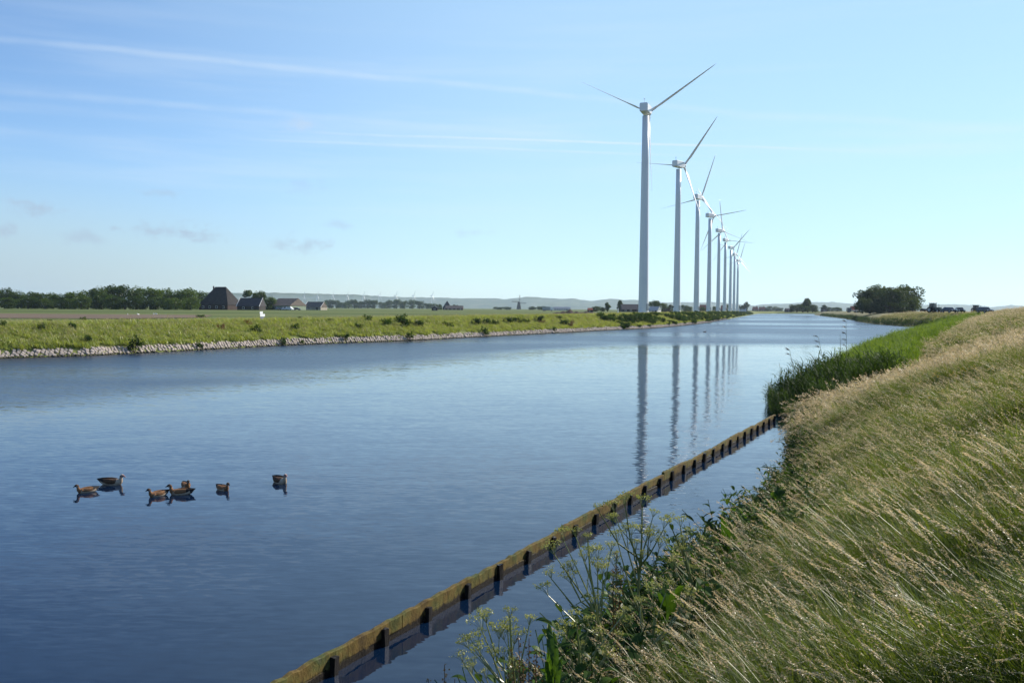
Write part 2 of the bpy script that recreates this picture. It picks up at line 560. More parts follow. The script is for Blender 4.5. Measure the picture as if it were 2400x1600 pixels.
M['buoy'] = simple('yellow_plastic', (.72, .46, .10), (.62, .36, .07), 4, .5, .4)
M['g_brown'] = simple('goose_brown', (.11, .062, .036), (.06, .036, .022), 25, .8, .2, .3)
M['g_dark'] = simple('goose_dark', (.018, .014, .013), (.010, .009, .009), 25, .7, .3, .3)
M['g_pale'] = simple('goose_pale', (.50, .41, .31), (.34, .26, .18), 22, .8, .2, .3)
M['g_face'] = simple('goose_face', (.50, .41, .34), (.38, .28, .22), 22, .8, .2, .2)
M['g_rust'] = simple('goose_rust', (.27, .14, .065), (.16, .08, .04), 22, .8, .2, .3)
M['g_bill'] = simple('goose_bill', (.32, .16, .15), (.2, .1, .09), 10, .4, .4)
M['gull'] = simple('gull_white', (.8, .8, .8), (.7, .7, .7), 9, .7, .3)


# ------------------------------------------------------------------ mesh helpers
class MB:
    def __init__(s):
        s.v, s.f, s.m = [], [], []

    def add(s, vs, fs, mi=0):
        k = len(s.v)
        s.v.extend([tuple(v) for v in vs])
        for f in fs:
            s.f.append(tuple(i + k for i in f))
            s.m.append(mi)
        return s

    def box(s, c, d, mi=0, rz=0.0, taper=1.0):
        x, y, z = d[0] / 2, d[1] / 2, d[2] / 2
        vs = []
        for sz, tp in ((-1, 1), (1, taper)):
            for sx, sy in ((-1, -1), (1, -1), (1, 1), (-1, 1)):
                a, b = sx * x * tp, sy * y * tp
                vs.append((c[0] + a * math.cos(rz) - b * math.sin(rz), c[1] + a * math.sin(rz) + b * math.cos(rz), c[2] + sz * z))
        return s.add(vs, [(3, 2, 1, 0), (4, 5, 6, 7), (0, 1, 5, 4), (1, 2, 6, 5), (2, 3, 7, 6), (3, 0, 4, 7)], mi)

    def prism(s, prof, y0, y1, mi=0, ins=None):
        """profile in XZ extruded along Y"""
        n = len(prof)
        vs = [(p[0], y0, p[1]) for p in prof] + [(p[0], y1, p[1]) for p in prof]
        fs = [tuple(range(n)), tuple(range(2 * n - 1, n - 1, -1))]
        for i in range(n):
            j = (i + 1) % n
            fs.append((i, i + n, j + n, j))
        return s.add(vs, fs, mi)

    def tube(s, pts, rad, seg=6, mi=0, cap=True):
        pts = [Vector(p) for p in pts]
        n = len(pts)
        if not hasattr(rad, '__len__'):
            rad = [rad] * n
        vs = []
        up = Vector((0, 0, 1))
        for i, p in enumerate(pts):
            t = (pts[min(i + 1, n - 1)] - pts[max(i - 1, 0)]).normalized()
            a = t.cross(up)
            if a.length < .05:
                a = t.cross(Vector((1, 0, 0)))
            a.normalize()
            b = a.cross(t)
            for k in range(seg):
                an = 2 * math.pi * k / seg
                vs.append(p + (a * math.cos(an) + b * math.sin(an)) * rad[i])
        fs = []
        for i in range(n - 1):
            for k in range(seg):
                k2 = (k + 1) % seg
                fs.append((i * seg + k, i * seg + k2, (i + 1) * seg + k2, (i + 1) * seg + k))
        if cap:
            fs.append(tuple(range(seg - 1, -1, -1)))
            fs.append(tuple((n - 1) * seg + k for k in range(seg)))
        return s.add(vs, fs, mi)

    def mesh(s, name, mats, smooth=False):
        me = bpy.data.meshes.new(name)
        me.from_pydata(s.v, [], s.f)
        for m in mats:
            me.materials.append(m)
        if len(mats) > 1:
            me.polygons.foreach_set('material_index', s.m)
        if smooth:
            me.polygons.foreach_set('use_smooth', [True] * len(me.polygons))
        me.update()
        return me

    def build(s, name, mats, parent=None, smooth=False):
        if not isinstance(mats, (list, tuple)):
            mats = [mats]
        return link(name, s.mesh(name, mats, smooth), parent)


def link(name, data, parent=None):
    o = bpy.data.objects.new(name, data)
    COL.objects.link(o)
    if parent is not None:
        o.parent = parent
    return o


def np_mesh(name, verts, faces, mats, midx=None, smooth=False):
    me = bpy.data.meshes.new(name)
    me.from_pydata(np.asarray(verts).tolist(), [], np.asarray(faces).tolist() if not isinstance(faces, list) else faces)
    for m in mats:
        me.materials.append(m)
    if midx is not None:
        me.polygons.foreach_set('material_index', np.asarray(midx, dtype=np.int32))
    if smooth:
        me.polygons.foreach_set('use_smooth', [True] * len(me.polygons))
    me.update()
    return me


def tag(o, label=None, cat=None, group=None, kind=None):
    if label:
        o['label'] = label
    if cat:
        o['category'] = cat
    if group:
        o['group'] = group
    if kind:
        o['kind'] = kind
    return o


def thing(name, label, cat, loc=(0, 0, 0), rz=0.0, group=None, sc=1.0):
    o = bpy.data.objects.new(name, None)
    o.empty_display_size = .2
    COL.objects.link(o)
    o.location = loc
    o.rotation_euler = (0, 0, rz)
    o.scale = (sc, sc, sc) if not hasattr(sc, '__len__') else sc
    return tag(o, label, cat, group)


def copy_thing(root, loc, rz, label, group=None, sc=None):
    r = root.copy()
    COL.objects.link(r)
    r.location = loc
    r.rotation_euler = (0, 0, rz)
    r['label'] = label
    if group:
        r['group'] = group
    if sc is not None:
        r.scale = (sc, sc, sc) if not hasattr(sc, '__len__') else sc
    for ch in root.children:
        c = ch.copy()
        COL.objects.link(c)
        c.parent = r
        for g in ch.children:
            d = g.copy()
            COL.objects.link(d)
            d.parent = c
    return r


ORD = ['first', 'second', 'third', 'fourth', 'fifth', 'sixth', 'seventh', 'eighth', 'ninth', 'tenth', 'eleventh', 'twelfth', 'thirteenth', 'fourteenth', 'fifteenth', 'sixteenth',
       'seventeenth', 'eighteenth', 'nineteenth', 'twentieth', 'twenty-first', 'twenty-second', 'twenty-third', 'twenty-fourth', 'twenty-fifth', 'twenty-sixth', 'twenty-seventh', 'twenty-eighth', 'twenty-ninth', 'thirtieth']


def seg_dist(x, y, poly):
    d = np.full(x.shape, 1e9)
    for (ax, ay), (bx, by) in zip(poly[:-1], poly[1:]):
        vx, vy = bx - ax, by - ay
        t = np.clip(((x - ax) * vx + (y - ay) * vy) / (vx * vx + vy * vy + 1e-9), 0, 1)
        d = np.minimum(d, np.hypot(x - ax - t * vx, y - ay - t * vy))
    return d


def inside(x, y, poly):
    c = np.zeros(x.shape, bool)
    n = len(poly)
    for i in range(n):
        ax, ay = poly[i]
        bx, by = poly[(i + 1) % n]
        if ay == by:
            continue
        cond = ((ay > y) != (by > y)) & (x < (bx - ax) * (y - ay) / (by - ay) + ax)
        c ^= cond
    return c


def smooth_poly(pts, n=8):
    pts = [np.array(p, float) for p in pts]
    o = []
    for i in range(len(pts) - 1):
        p0, p1, p2, p3 = pts[max(i - 1, 0)], pts[i], pts[i + 1], pts[min(i + 2, len(pts) - 1)]
        for k in range(n):
            t = k / n
            o.append(.5 * ((2 * p1) + (-p0 + p2) * t + (2 * p0 - 5 * p1 + 4 * p2 - p3) * t * t + (-p0 + 3 * p1 - 3 * p2 + p3) * t ** 3))
    o.append(pts[-1])
    return [tuple(q) for q in o]


def vnoise(x, y, sc, seed=0):
    """cheap smooth pseudo noise in about -1..1"""
    r = np.random.default_rng(seed)
    z = np.zeros_like(np.asarray(x, float))
    for k in range(6):
        a = r.uniform(0, 2 * math.pi)
        f = r.uniform(.6, 1.7) / sc
        z += np.sin((x * math.cos(a) + y * math.sin(a)) * f * 2 * math.pi + r.uniform(0, 6.28))
    return z / 3.2


# ------------------------------------------------------------------ haze
hz = MB().box((1500, 5000, 46), (20000, 11000, 98)).build('haze', [])
tag(hz, kind='stuff')
hm, ht = new_mat('haze_air')
ho = N(ht, 'ShaderNodeOutputMaterial')
hv = N(ht, 'ShaderNodeVolumePrincipled')
hv.inputs['Color'].default_value = (.68, .84, 1.0, 1)
hv.inputs['Density'].default_value = 0.62e-4
hv.inputs['Anisotropy'].default_value = .25
lnk(ht, hv.outputs[0], ho.inputs['Volume'])
hz.data.materials.append(hm)

# ------------------------------------------------------------------ shorelines
LS_PX = [(0, 840), (315, 828), (700, 808), (960, 798), (1138, 789), (1350, 778), (1450, 773), (1540, 768.5), (1600, 763), (1650, 757.5), (1697, 749.5), (1756, 738.8), (1775, 735.6)]
lsh = [(-330, -200), (-150, -40), (-85, 30)] + [tuple(G(px, py)[:2]) for px, py in LS_PX]
e = lsh[-1]
lsh += [(e[0] + 40, e[1] + 90), (e[0] + 160, e[1] + 120), (e[0] + 900, e[1] + 150)]
LSH = smooth_poly(lsh, 10)
RSH_C = [(-14, -30), (-6, -10), (-3, 0), (0.2, 7), (1.6, 10), (4.0, 14.5), (6.5, 20), (8.5, 26), (9.9, 30.5), (10.9, 34.5), (11.6, 38), (13, 42), (18, 50), (27, 72), (45, 108), (72, 160), (94, 198), (105, 222), (110, 240),
         (110, 255), (120, 300), (140, 364), (175, 470), (251, 730), (340, 1000), (520, 1400)]
RSH = smooth_poly(RSH_C, 5)
RPOLY = RSH + [(9000, 1400), (9000, -100), (-14, -100)]
PROF_S = [-8, -1, 0, .3, 1, 2.3, 4.5, 9, 12, 40, 200, 4000]
PROF_Z = [-1.3, -1.0, 0, .5, 1.0, 1.85, 2.6, 4.0, 4.25, 4.15, 3.9, 3.2]
FAR_Z = [-1.3, -1.0, 0, .35, .7, 1.4, 2.2, 3.1, 3.4, 3.6, 3.6, 3.2]


def rs(x, y):
    x, y = np.asarray(x, float), np.asarray(y, float)
    d = seg_dist(x, y, RSH)
    return np.where(inside(x, y, RPOLY), d, -d)


def zr(x, y, s=None):
    x, y = np.asarray(x, float), np.asarray(y, float)
    if s is None:
        s = rs(x, y)
    z1, z2 = np.interp(s, PROF_S, PROF_Z), np.interp(s, PROF_S, FAR_Z)
    w = np.clip((y - 200) / 50, 0, 1)
    z = z1 * (1 - w) + z2 * w
    # the foot of the slope behind the reeds lies low
    lowf = np.clip((y - 24) / 12, 0, 1) * np.clip((230 - y) / 30, 0, 1)
    zl = np.interp(s, [-8, -1, 0, 1, 3, 5.3, 9, 14, 18], [-1.3, -1, 0, .2, .45, 1.05, 2.4, 3.9, 4.2])
    z = z * (1 - lowf) + np.where(s < 18, np.minimum(z, zl), z) * lowf
    return z + np.where(s > .6, vnoise(x, y, 5.0, 3) * .06, 0)


def hit(px, py, up=0.0, t0=.6, t1=400):
    """where a photo sight line meets the right bank's surface raised by up"""
    d = ray(px, py)
    t = np.geomspace(t0, t1, 1500)
    x, y, z = EYE.x + d.x * t, EYE.y + d.y * t, EYE.z + d.z * t
    g = zr(x, y) + up
    k = np.where((z < g) & (rs(x, y) > 0))[0]
    k = k[0] if len(k) else len(t) - 1
    return x[k], y[k], float(g[k] - up)


# ------------------------------------------------------------------ setting: water, land, hills
wv = [(-800, -250, 0), (1500, -250, 0), (1500, 1700, 0), (-800, 1700, 0)]
tag(MB().add(wv, [(0, 1, 2, 3)]).build('water', M['water']), kind='structure')
bv = [(-850, -300, -1.3), (1550, -300, -1.3), (1550, 1750, -1.3), (-850, 1750, -1.3)]
tag(MB().add(bv, [(0, 1, 2, 3)]).build('canal_bed', M['stone_wet']), kind='structure')

# left land, laid out in strips along the far bank
pl = np.array(LSH)
tg = np.gradient(pl, axis=0)
for _ in range(6):
    tg[1:-1] = (tg[:-2] + tg[1:-1] + tg[2:]) / 3
tg /= np.linalg.norm(tg, axis=1)[:, None]
nl = np.stack([-tg[:, 1], tg[:, 0]], 1)
arc = np.concatenate([[0], np.cumsum(np.linalg.norm(np.diff(pl, axis=0), axis=1))])
CREST_D = [-200, 72, 110, 175, 250, 1500]
CREST_Z = [2.3, 2.35, 2.45, 2.75, 3.0, 3.0]


def crest(y):
    return np.interp(y, CREST_D, CREST_Z)


L_S = np.array([-1.2, 0, 1.2, 1.9, 4, 6.5, 8.5, 11, 15, 25])


def left_z(s, y):
    c = crest(y)
    return np.interp(s, [-1.2, 0, 1.2, 1.9], [-1.2, -.02, .66, 1.0]) + np.interp(s, [1.9, 7.5, 11, 25], [0, 1, 1.02, 1.0]) * (c - 1.0) * (s > 1.9)


rows = []
for s in L_S:
    q = pl + nl * s
    rows.append(np.column_stack([q, left_z(np.full(len(q), s), q[:, 1])]))
nr, nc = len(rows), len(pl)
fs = [(r * nc + c, r * nc + c + 1, (r + 1) * nc + c + 1, (r + 1) * nc + c) for r in range(nr - 1) for c in range(nc - 1)]
ob = link('far_bank', np_mesh('far_bank', np.concatenate(rows), fs, [M['bank_g']], smooth=True))
tag(ob, kind='structure')
# fields beyond: from the back of the bank out to the hills
rows = []
for s, dz in ((24.9, -.02), (40, None), (120, None), (400, None), (1100, None)):
    q = pl + nl * s
    z = left_z(np.full(len(q), 25.), q[:, 1]) - .02 if dz is not None else np.full(len(q), 2.48)
    rows.append(np.column_stack([q, z]))
far = np.array([(-8000, -100)] + [(-8000 + 15500 * i / (nc - 2), 8800) for i in range(nc - 1)])
rows.append(np.column_stack([far, np.full(nc, 2.0)]))
fs = [(r * nc + c, r * nc + c + 1, (r + 1) * nc + c + 1, (r + 1) * nc + c) for r in range(len(rows) - 1) for c in range(nc - 1)]
tag(link('fields', np_mesh('fields', np.concatenate(rows), fs, [M['field']])), kind='structure')
# ploughed strip on the left
pv = [P(-400, 746, 112), P(300, 746, 120), P(480, 745, 138), P(500, 739, 178), P(-400, 735, 182)]
pv = [(p.x, p.y, 2.53) for p in pv]
tag(MB().add(pv, [tuple(range(5))]).build('ploughed_field', M['soil']), kind='structure')

# right land: fine near, coarse far
def grid(x0, x1, y0, y1, st, smin=-2.0, smax=1e9, skip=None):
    xs, ys = np.arange(x0, x1 + st / 2, st), np.arange(y0, y1 + st / 2, st)
    X, Y = np.meshgrid(xs, ys)
    S = rs(X, Y)
    Z = zr(X, Y, S)
    n = len(xs)
    fs = []
    ok = (S > smin) & (S < smax)
    cell = ok[:-1, :-1] | ok[1:, :-1] | ok[:-1, 1:] | ok[1:, 1:]
    if skip is not None:
        cx, cy = X[:-1, :-1] + st / 2, Y[:-1, :-1] + st / 2
        cell &= ~((cx > skip[0]) & (cx < skip[1]) & (cy > skip[2]) & (cy < skip[3]))
    jj, ii = np.where(cell)
    a = jj * n + ii
    F = np.stack([a, a + 1, a + n + 1, a + n], 1)
    used, inv = np.unique(F, return_inverse=True)
    V = np.stack([X.ravel(), Y.ravel(), Z.ravel()], 1)[used]
    return V, inv.reshape(F.shape)


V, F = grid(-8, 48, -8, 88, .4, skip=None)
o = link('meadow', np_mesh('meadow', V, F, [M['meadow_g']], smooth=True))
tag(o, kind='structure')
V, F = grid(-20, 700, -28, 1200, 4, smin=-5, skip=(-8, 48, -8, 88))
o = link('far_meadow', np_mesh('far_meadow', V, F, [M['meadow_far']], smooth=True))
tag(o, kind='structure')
V2 = [(690, -100, 3.3), (9500, -100, 3.0), (9500, 8800, 2.0), (600, 8800, 2.0), (530, 1195, 3.2), (690, 1195, 3.2)]
tag(MB().add(V2, [(0, 1, 5), (1, 2, 5), (2, 3, 4, 5)]).build('east_fields', M['field']), kind='structure')

# dunes on the skyline
HP = [(-400, 690), (0, 689), (300, 690), (470, 688), (500, 683), (560, 687), (625, 686), (700, 687), (780, 689.5), (830, 690.5), (900, 695), (1000, 697), (1090, 699), (1150, 699), (1190, 701), (1215, 697.5), (1240, 695.5), (1300, 699.5), (1350, 702.5),
      (1389, 705), (1428, 700), (1450, 701), (1464, 703), (1480, 702), (1557, 708.5), (1615, 708), (1674, 708.5), (1767, 716), (1803, 713), (1850, 711), (1905, 708), (1954, 707.5), (1993, 712), (2080, 715), (2165, 714), (2220, 712.6), (2289, 715), (2322, 719), (2372, 715), (2400, 717), (2700, 712), (3000, 714)]
hx = np.arange(-400, 3001, 5.0)
hy = np.interp(hx, [p[0] for p in HP], [p[1] for p in HP])
hy = hy + np.interp(hx, hx[::2], rng.normal(0, .45, len(hx[::2])))
rows = []
for k, (dd, fr) in enumerate([(7600, 0), (7900, .22), (8240, .48), (8600, .70), (8960, .9), (9200, 1.0), (9600, .6), (10000, .0)]):
    r = []
    for i, (x, y) in enumerate(zip(hx, hy)):
        top = P(x, y, 9200)
        q = P(x, 720, dd)
        z = 1.5 + (top.z - 1.5) * fr
        if 0 < fr < 1:
            z += (top.z - 2.6) * .16 * float(vnoise(np.array(q.x), np.array(q.y), 800, 5)) + 2.0 * float(vnoise(np.array(q.x), np.array(q.y), 120, 8))
        r.append((q.x, q.y, max(z, 1.4)))
    rows.append(r)
nc = len(hx)
fs = [(r * nc + c, r * nc + c + 1, (r + 1) * nc + c + 1, (r + 1) * nc + c) for r in range(len(rows) - 1) for c in range(nc - 1)]
tag(link('hills', np_mesh('hills', np.concatenate([np.array(r) for r in rows]), fs, [M['hill']])), kind='structure')

# dark earth heap by the turbines
ev = []
c0, c1 = P(1296, 733, 262), P(1402, 732, 262)
eb = MB()
nseg = 26
for i in range(nseg + 1):
    t = i / nseg
    x, y = c0.x + (c1.x - c0.x) * t, c0.y
    hgt = (.25 + .75 * abs(float(vnoise(np.array(x), np.array(0.), 4, 2)))) * math.sin(math.pi * min(max(t, .02), .98)) ** .5 * 1.2
    ev += [(x, y - 2.5, 2.7), (x, y, 2.9 + hgt), (x, y + 2.5, 2.7)]
ef = []
for i in range(nseg):
    a = i * 3
    ef += [(a, a + 3, a + 4, a + 1), (a + 1, a + 4, a + 5, a + 2)]
tag(eb.add(ev, ef).build('earth_mound', M['earth'], smooth=True), kind='structure')


# ------------------------------------------------------------------ stone revetment on the far bank
base = thing('stone_revetment', None, None)
tag(base, kind='structure')
ms = []
i0 = int(np.argmin(np.abs(pl[:, 0] + 62)))
i1 = int(np.argmin(np.abs(pl[:, 1] - 900)))
bb = []
for i in range(i0, i1):
    for s, z in ((-.5, -.37), (1.25, .69)):
        q = pl[i] + nl[i] * s
        bb.append((q[0], q[1], z))
bf = [(2 * i, 2 * i + 2, 2 * i + 3, 2 * i + 1) for i in range(i1 - i0 - 1)]
MB().add(bb, bf).build('gravel_bed', M['stone_wet'], base)


def stone_mesh(seed):
    r = np.random.default_rng(seed)
    b = MB()
    ring = 6
    vs = []
    for k, (z, sc_) in enumerate(((-.5, .85), (.28, 1.0), (.5, .72))):
        for j in range(ring):
            a = 2 * math.pi * (j + .5) / ring
            ra = .5 * sc_ * r.uniform(.85, 1.1)
            vs.append((ra * math.cos(a) * 1.05, ra * math.sin(a), z + r.uniform(-.05, .05)))
    fs = [tuple(range(ring - 1, -1, -1)), tuple(range(2 * ring, 3 * ring))]
    for k in range(2):
        for j in range(ring):
            j2 = (j + 1) % ring
            fs.append((k * ring + j, k * ring + j2, (k + 1) * ring + j2, (k + 1) * ring + j))
    b.add(vs, fs)
    return b


st_b = [stone_mesh(s) for s in range(6)]
st_m = [b.mesh('stone', [M['stone']]) for b in st_b]
stones = []
aa = np.arange(arc[i0], arc[int(np.argmin(np.abs(pl[:, 1] - 420)))], .36)
for k, a in enumerate(aa):
    x, y = np.interp(a, arc, pl[:, 0]), np.interp(a, arc, pl[:, 1])
    nx, ny = np.interp(a, arc, nl[:, 0]), np.interp(a, arc, nl[:, 1])
    for r_ in range(4):
        if rng.random() < .04:
            continue
        s = .02 + r_ * .31 + rng.normal(0, .03)
        sh = (r_ % 2) * .2 + rng.normal(0, .035)
        z = -.06 + s * .56 + rng.normal(.0, .045)
        px_, py_ = x + nx * s + ny * sh, y + ny * s - nx * sh
        ang = math.atan2(ny, nx)
        stones.append((px_, py_, z, ang, rng.uniform(.28, .42), rng.uniform(1.0, 1.35), int(rng.integers(6)), rng.normal(0, .2)))
cen = np.array([s[:2] for s in stones])
# those that show largest in the frame become objects of their own
pxx = 1200 + FPX * cen[:, 0] / np.maximum(cen[:, 1], 1)
vis = np.where(pxx > -5, np.hypot(cen[:, 0], cen[:, 1]), 1e6)
near = set(np.argsort(vis)[:300].tolist())
rub = MB()
for k, (x, y, z, ang, w, h, mi, tl) in enumerate(stones):
    mtx = Matrix.Translation((x, y, z)) @ Matrix.Rotation(ang, 4, 'Z') @ Matrix.Rotation(-.95 + tl, 4, 'Y') @ Matrix.Rotation(.35, 4, 'Z') @ Matrix.Diagonal((w * h, w * .86, w * .8, 1))
    if k in near:
        o = link('stone', st_m[mi], base)
        o.matrix_local = mtx
    else:
        bsrc = st_b[mi]
        rub.add([mtx @ Vector(v) for v in bsrc.v], bsrc.f)
o = rub.build('rubble', M['stone'], base)
o['kind'] = 'stuff'


# ------------------------------------------------------------------ scatter by geometry nodes (grass, reeds, thicket)
def scatter(name, pts, rot, scl, idx, protos):
    me = bpy.data.meshes.new(name)
    me.from_pydata(np.asarray(pts).tolist(), [], [])
    a = me.attributes.new('rot', 'FLOAT_VECTOR', 'POINT'); a.data.foreach_set('vector', np.asarray(rot, np.float32).ravel())
    a = me.attributes.new('scl', 'FLOAT', 'POINT'); a.data.foreach_set('value', np.asarray(scl, np.float32))
    a = me.attributes.new('idx', 'INT', 'POINT'); a.data.foreach_set('value', np.asarray(idx, np.int32))
    o = link(name, me)
    ng = bpy.data.node_groups.new(name + '_scatter', 'GeometryNodeTree')
    ng.interface.new_socket('Geometry', in_out='INPUT', socket_type='NodeSocketGeometry')
    ng.interface.new_socket('Geometry', in_out='OUTPUT', socket_type='NodeSocketGeometry')
    gi, go = ng.nodes.new('NodeGroupInput'), ng.nodes.new('NodeGroupOutput')
    io = ng.nodes.new('GeometryNodeInstanceOnPoints')
    jo = ng.nodes.new('GeometryNodeJoinGeometry')
    for p in reversed(protos):
        oi = ng.nodes.new('GeometryNodeObjectInfo')
        oi.inputs['Object'].default_value = p
        oi.inputs['As Instance'].default_value = True
        ng.links.new(oi.outputs['Geometry'], jo.inputs[0])
    ng.links.new(jo.outputs[0], io.inputs['Instance'])
    io.inputs['Pick Instance'].default_value = True
    for nm, dt, sock in (('rot', 'FLOAT_VECTOR', 'Rotation'), ('scl', 'FLOAT', 'Scale'), ('idx', 'INT', 'Instance Index')):
        na = ng.nodes.new('GeometryNodeInputNamedAttribute')
        na.data_type = dt
        na.inputs['Name'].default_value = nm
        src = [s for s in na.outputs if s.enabled and s.name == 'Attribute'][0]
        ng.links.new(src, io.inputs[sock])
    ng.links.new(gi.outputs[0], io.inputs['Points'])
    ng.links.new(io.outputs[0], go.inputs[0])
    md = o.modifiers.new('scatter', 'NODES')
    md.node_group = ng
    o['kind'] = 'stuff'
    return o


def proto(name, me):
    return bpy.data.objects.new(name, me)       # a source shape, never linked to the scene


def ribbon(b, pts, widths, side, mi):
    """flat blade along pts; side = sideways unit vector"""
    vs, fs = [], []
    n = len(pts)
    widths = (list(widths) + [widths[-1]] * n)[:n]
    for i, (p, w) in enumerate(zip(pts, widths)):
        if i == n - 1:
            vs.append(p)
        else:
            vs += [p - side * w * .5, p + side * w * .5]
    for i in range(n - 2):
        fs.append((2 * i, 2 * i + 1, 2 * i + 3, 2 * i + 2))
    fs.append((2 * (n - 2), 2 * (n - 2) + 1, 2 * (n - 1)))
    b.add(vs, fs, mi)


def bent(p0, h, az, lean, curl, n):
    """points of a stem of length h, leaning lean rad towards az, bending further by curl"""
    p = Vector(p0)
    pts = [p.copy()]
    for i in range(n):
        a = lean + curl * ((i + 1) / n) ** 1.5
        p = p + Vector((math.sin(a) * math.cos(az), math.sin(a) * math.sin(az), math.cos(a))) * (h / n)
        pts.append(p.copy())
    return pts


WIND = math.pi                     # the breeze bends everything towards -X


def grass_tuft(seed, nb, ns, rad, hb, hs, wb, wst, spik, slen, seg=4):
    r = random.Random(seed)
    b = MB()
    for i in range(nb):
        a, q = r.uniform(0, 6.283), rad * math.sqrt(r.random())
        az = WIND + r.gauss(0, .9)
        pts = bent((q * math.cos(a), q * math.sin(a), -.03), hb * r.uniform(.55, 1.15), az, r.uniform(.05, .45), r.uniform(.2, 1.1), seg - 1)
        sa = r.uniform(0, 3.14)
        w = wb * r.uniform(.6, 1.2)
        ribbon(b, pts, [w, w * .95, w * .7, w * .4][:seg], Vector((math.cos(sa), math.sin(sa), 0)), 0)
    for i in range(ns):
        a, q = r.uniform(0, 6.283), rad * math.sqrt(r.random())
        az = WIND + r.gauss(0, .5)
        h = hs * r.uniform(.66, 1.14)
        pts = bent((q * math.cos(a), q * math.sin(a), -.03), h, az, r.uniform(.08, .5), r.uniform(.4, 1.9), 6)
        sa = r.uniform(0, 3.14)
        ribbon(b, pts, [wst] * 6 + [wst], Vector((math.cos(sa), math.sin(sa), 0)), 1)
        # nodding panicle
        L = r.uniform(.16, .26) * hs
        path = [pts[-1]]
        dirv = (pts[-1] - pts[-2]).normalized()
        ln = 0
        full = r.uniform(.6, 1.4)
        tot = sum((pts[k + 1] - pts[k]).length for k in range(6))
        for k in range(spik):
            f = 1 - k / spik * L / tot * 1.0
            x = f * 6
            j = min(int(x), 5)
            c = pts[j].lerp(pts[j + 1], x - j)
            dv = (pts[j + 1] - pts[j]).normalized()
            off = Vector((r.gauss(0, 1), r.gauss(0, 1), r.gauss(0, .7))) * (slen * .55 * full * (k / spik + .25))
            droop = Vector((math.cos(az), math.sin(az), -.45)) * slen * .5
            c = c + off
            d2 = (dv * .8 + off.normalized() * .45 + droop.normalized() * .5).normalized()
            sd_ = d2.cross(Vector((r.gauss(0, 1), r.gauss(0, 1), r.gauss(0, 1)))).normalized()
            l_, w_ = slen * r.uniform(.7, 1.25), slen * .19
            b.add([c, c + d2 * l_ * .5 + sd_ * w_, c + d2 * l_, c + d2 * l_ * .5 - sd_ * w_], [(0, 1, 2, 3)], 2)
    return b


def tufts(tag_, n, mats, **kw):
    return [proto(tag_, grass_tuft(100 * n + i + kw['nb'], **kw).mesh(tag_, mats)) for i in range(n)]


GM = [M['blade'], M['stalk'], M['seed']]
g_near = tufts('grass_low', 2, GM, nb=38, ns=0, rad=.07, hb=.70, hs=.84, wb=.0065, wst=.0026, spik=48, slen=.012)
g_near += tufts('grass_near', 4, GM, nb=36, ns=2, rad=.08, hb=.64, hs=.82, wb=.0065, wst=.0024, spik=40, slen=.0098)
g_near += tufts('oat_near', 2, GM, nb=37, ns=1, rad=.07, hb=.62, hs=.92, wb=.007, wst=.0034, spik=74, slen=.0125)
g_mid = tufts('grass_mid', 6, GM, nb=74, ns=4, rad=.16, hb=.64, hs=.80, wb=.009, wst=.004, spik=22, slen=.017)
g_far = tufts('grass_far', 6, GM, nb=124, ns=16, rad=.42, hb=.54, hs=.78, wb=.018, wst=.008, spik=12, slen=.045)


def wedge(d0, d1, dens, half=42.0):
    area = .5 * R_(2 * half) * (d1 * d1 - d0 * d0)
    n = int(area * dens)
    d = np.sqrt(rng.uniform(d0 * d0, d1 * d1, n))
    a = rng.uniform(-R_(half), R_(half), n)
    return d * np.sin(a), d * np.cos(a)


def reed_w(x, y):                  # how far up the slope the reeds reach
    return np.interp(y, [33.5, 36, 38, 42, 48, 60, 90, 215, 235], [-.5, 1.8, 2.8, 3.3, 3.9, 5.0, 7.5, 9.5, 1.0])


px_, py_, sc_, id_, rt_ = [], [], [], [], []
for (d0, d1, dens, i0_, i1_, s0, s1) in [(1.25, 4, 230, 0, 8, .85, 1.1), (4, 9, 130, 0, 8, .85, 1.15), (9, 26, 30, 8, 14, .85, 1.15), (26, 62, 6.5, 14, 20, .8, 1.1), (62, 330, 1.0, 14, 20, .9, 1.3)]:
    x, y = wedge(d0, d1, dens, 42 if d0 < 60 else 34)
    s = rs(x, y)
    k = (s > .12) & (s < (30 if d0 < 60 else 22)) & ~((s < reed_w(x, y)) & (y > 33))
    x, y, s = x[k], y[k], s[k]
    z = zr(x, y, s)
    n = len(x)
    px_.append(x); py_.append(np.column_stack([y, z]))
    pat = 1 + .16 * vnoise(x, y, 2.2, 11) + .10 * vnoise(x, y, 7, 12)
    sc_.append(rng.uniform(s0, s1, n) * pat)
    id_.append(rng.integers(i0_, i1_, n))
    rt_.append(np.column_stack([rng.normal(0, .08, n), rng.normal(0, .08, n), rng.normal(0, .55, n)]))
pts = np.column_stack([np.concatenate(px_), np.concatenate(py_)])
scatter('meadow_grass', pts, np.concatenate(rt_), np.concatenate(sc_), np.concatenate(id_), g_near + g_mid + g_far)
print('meadow tufts', len(pts))

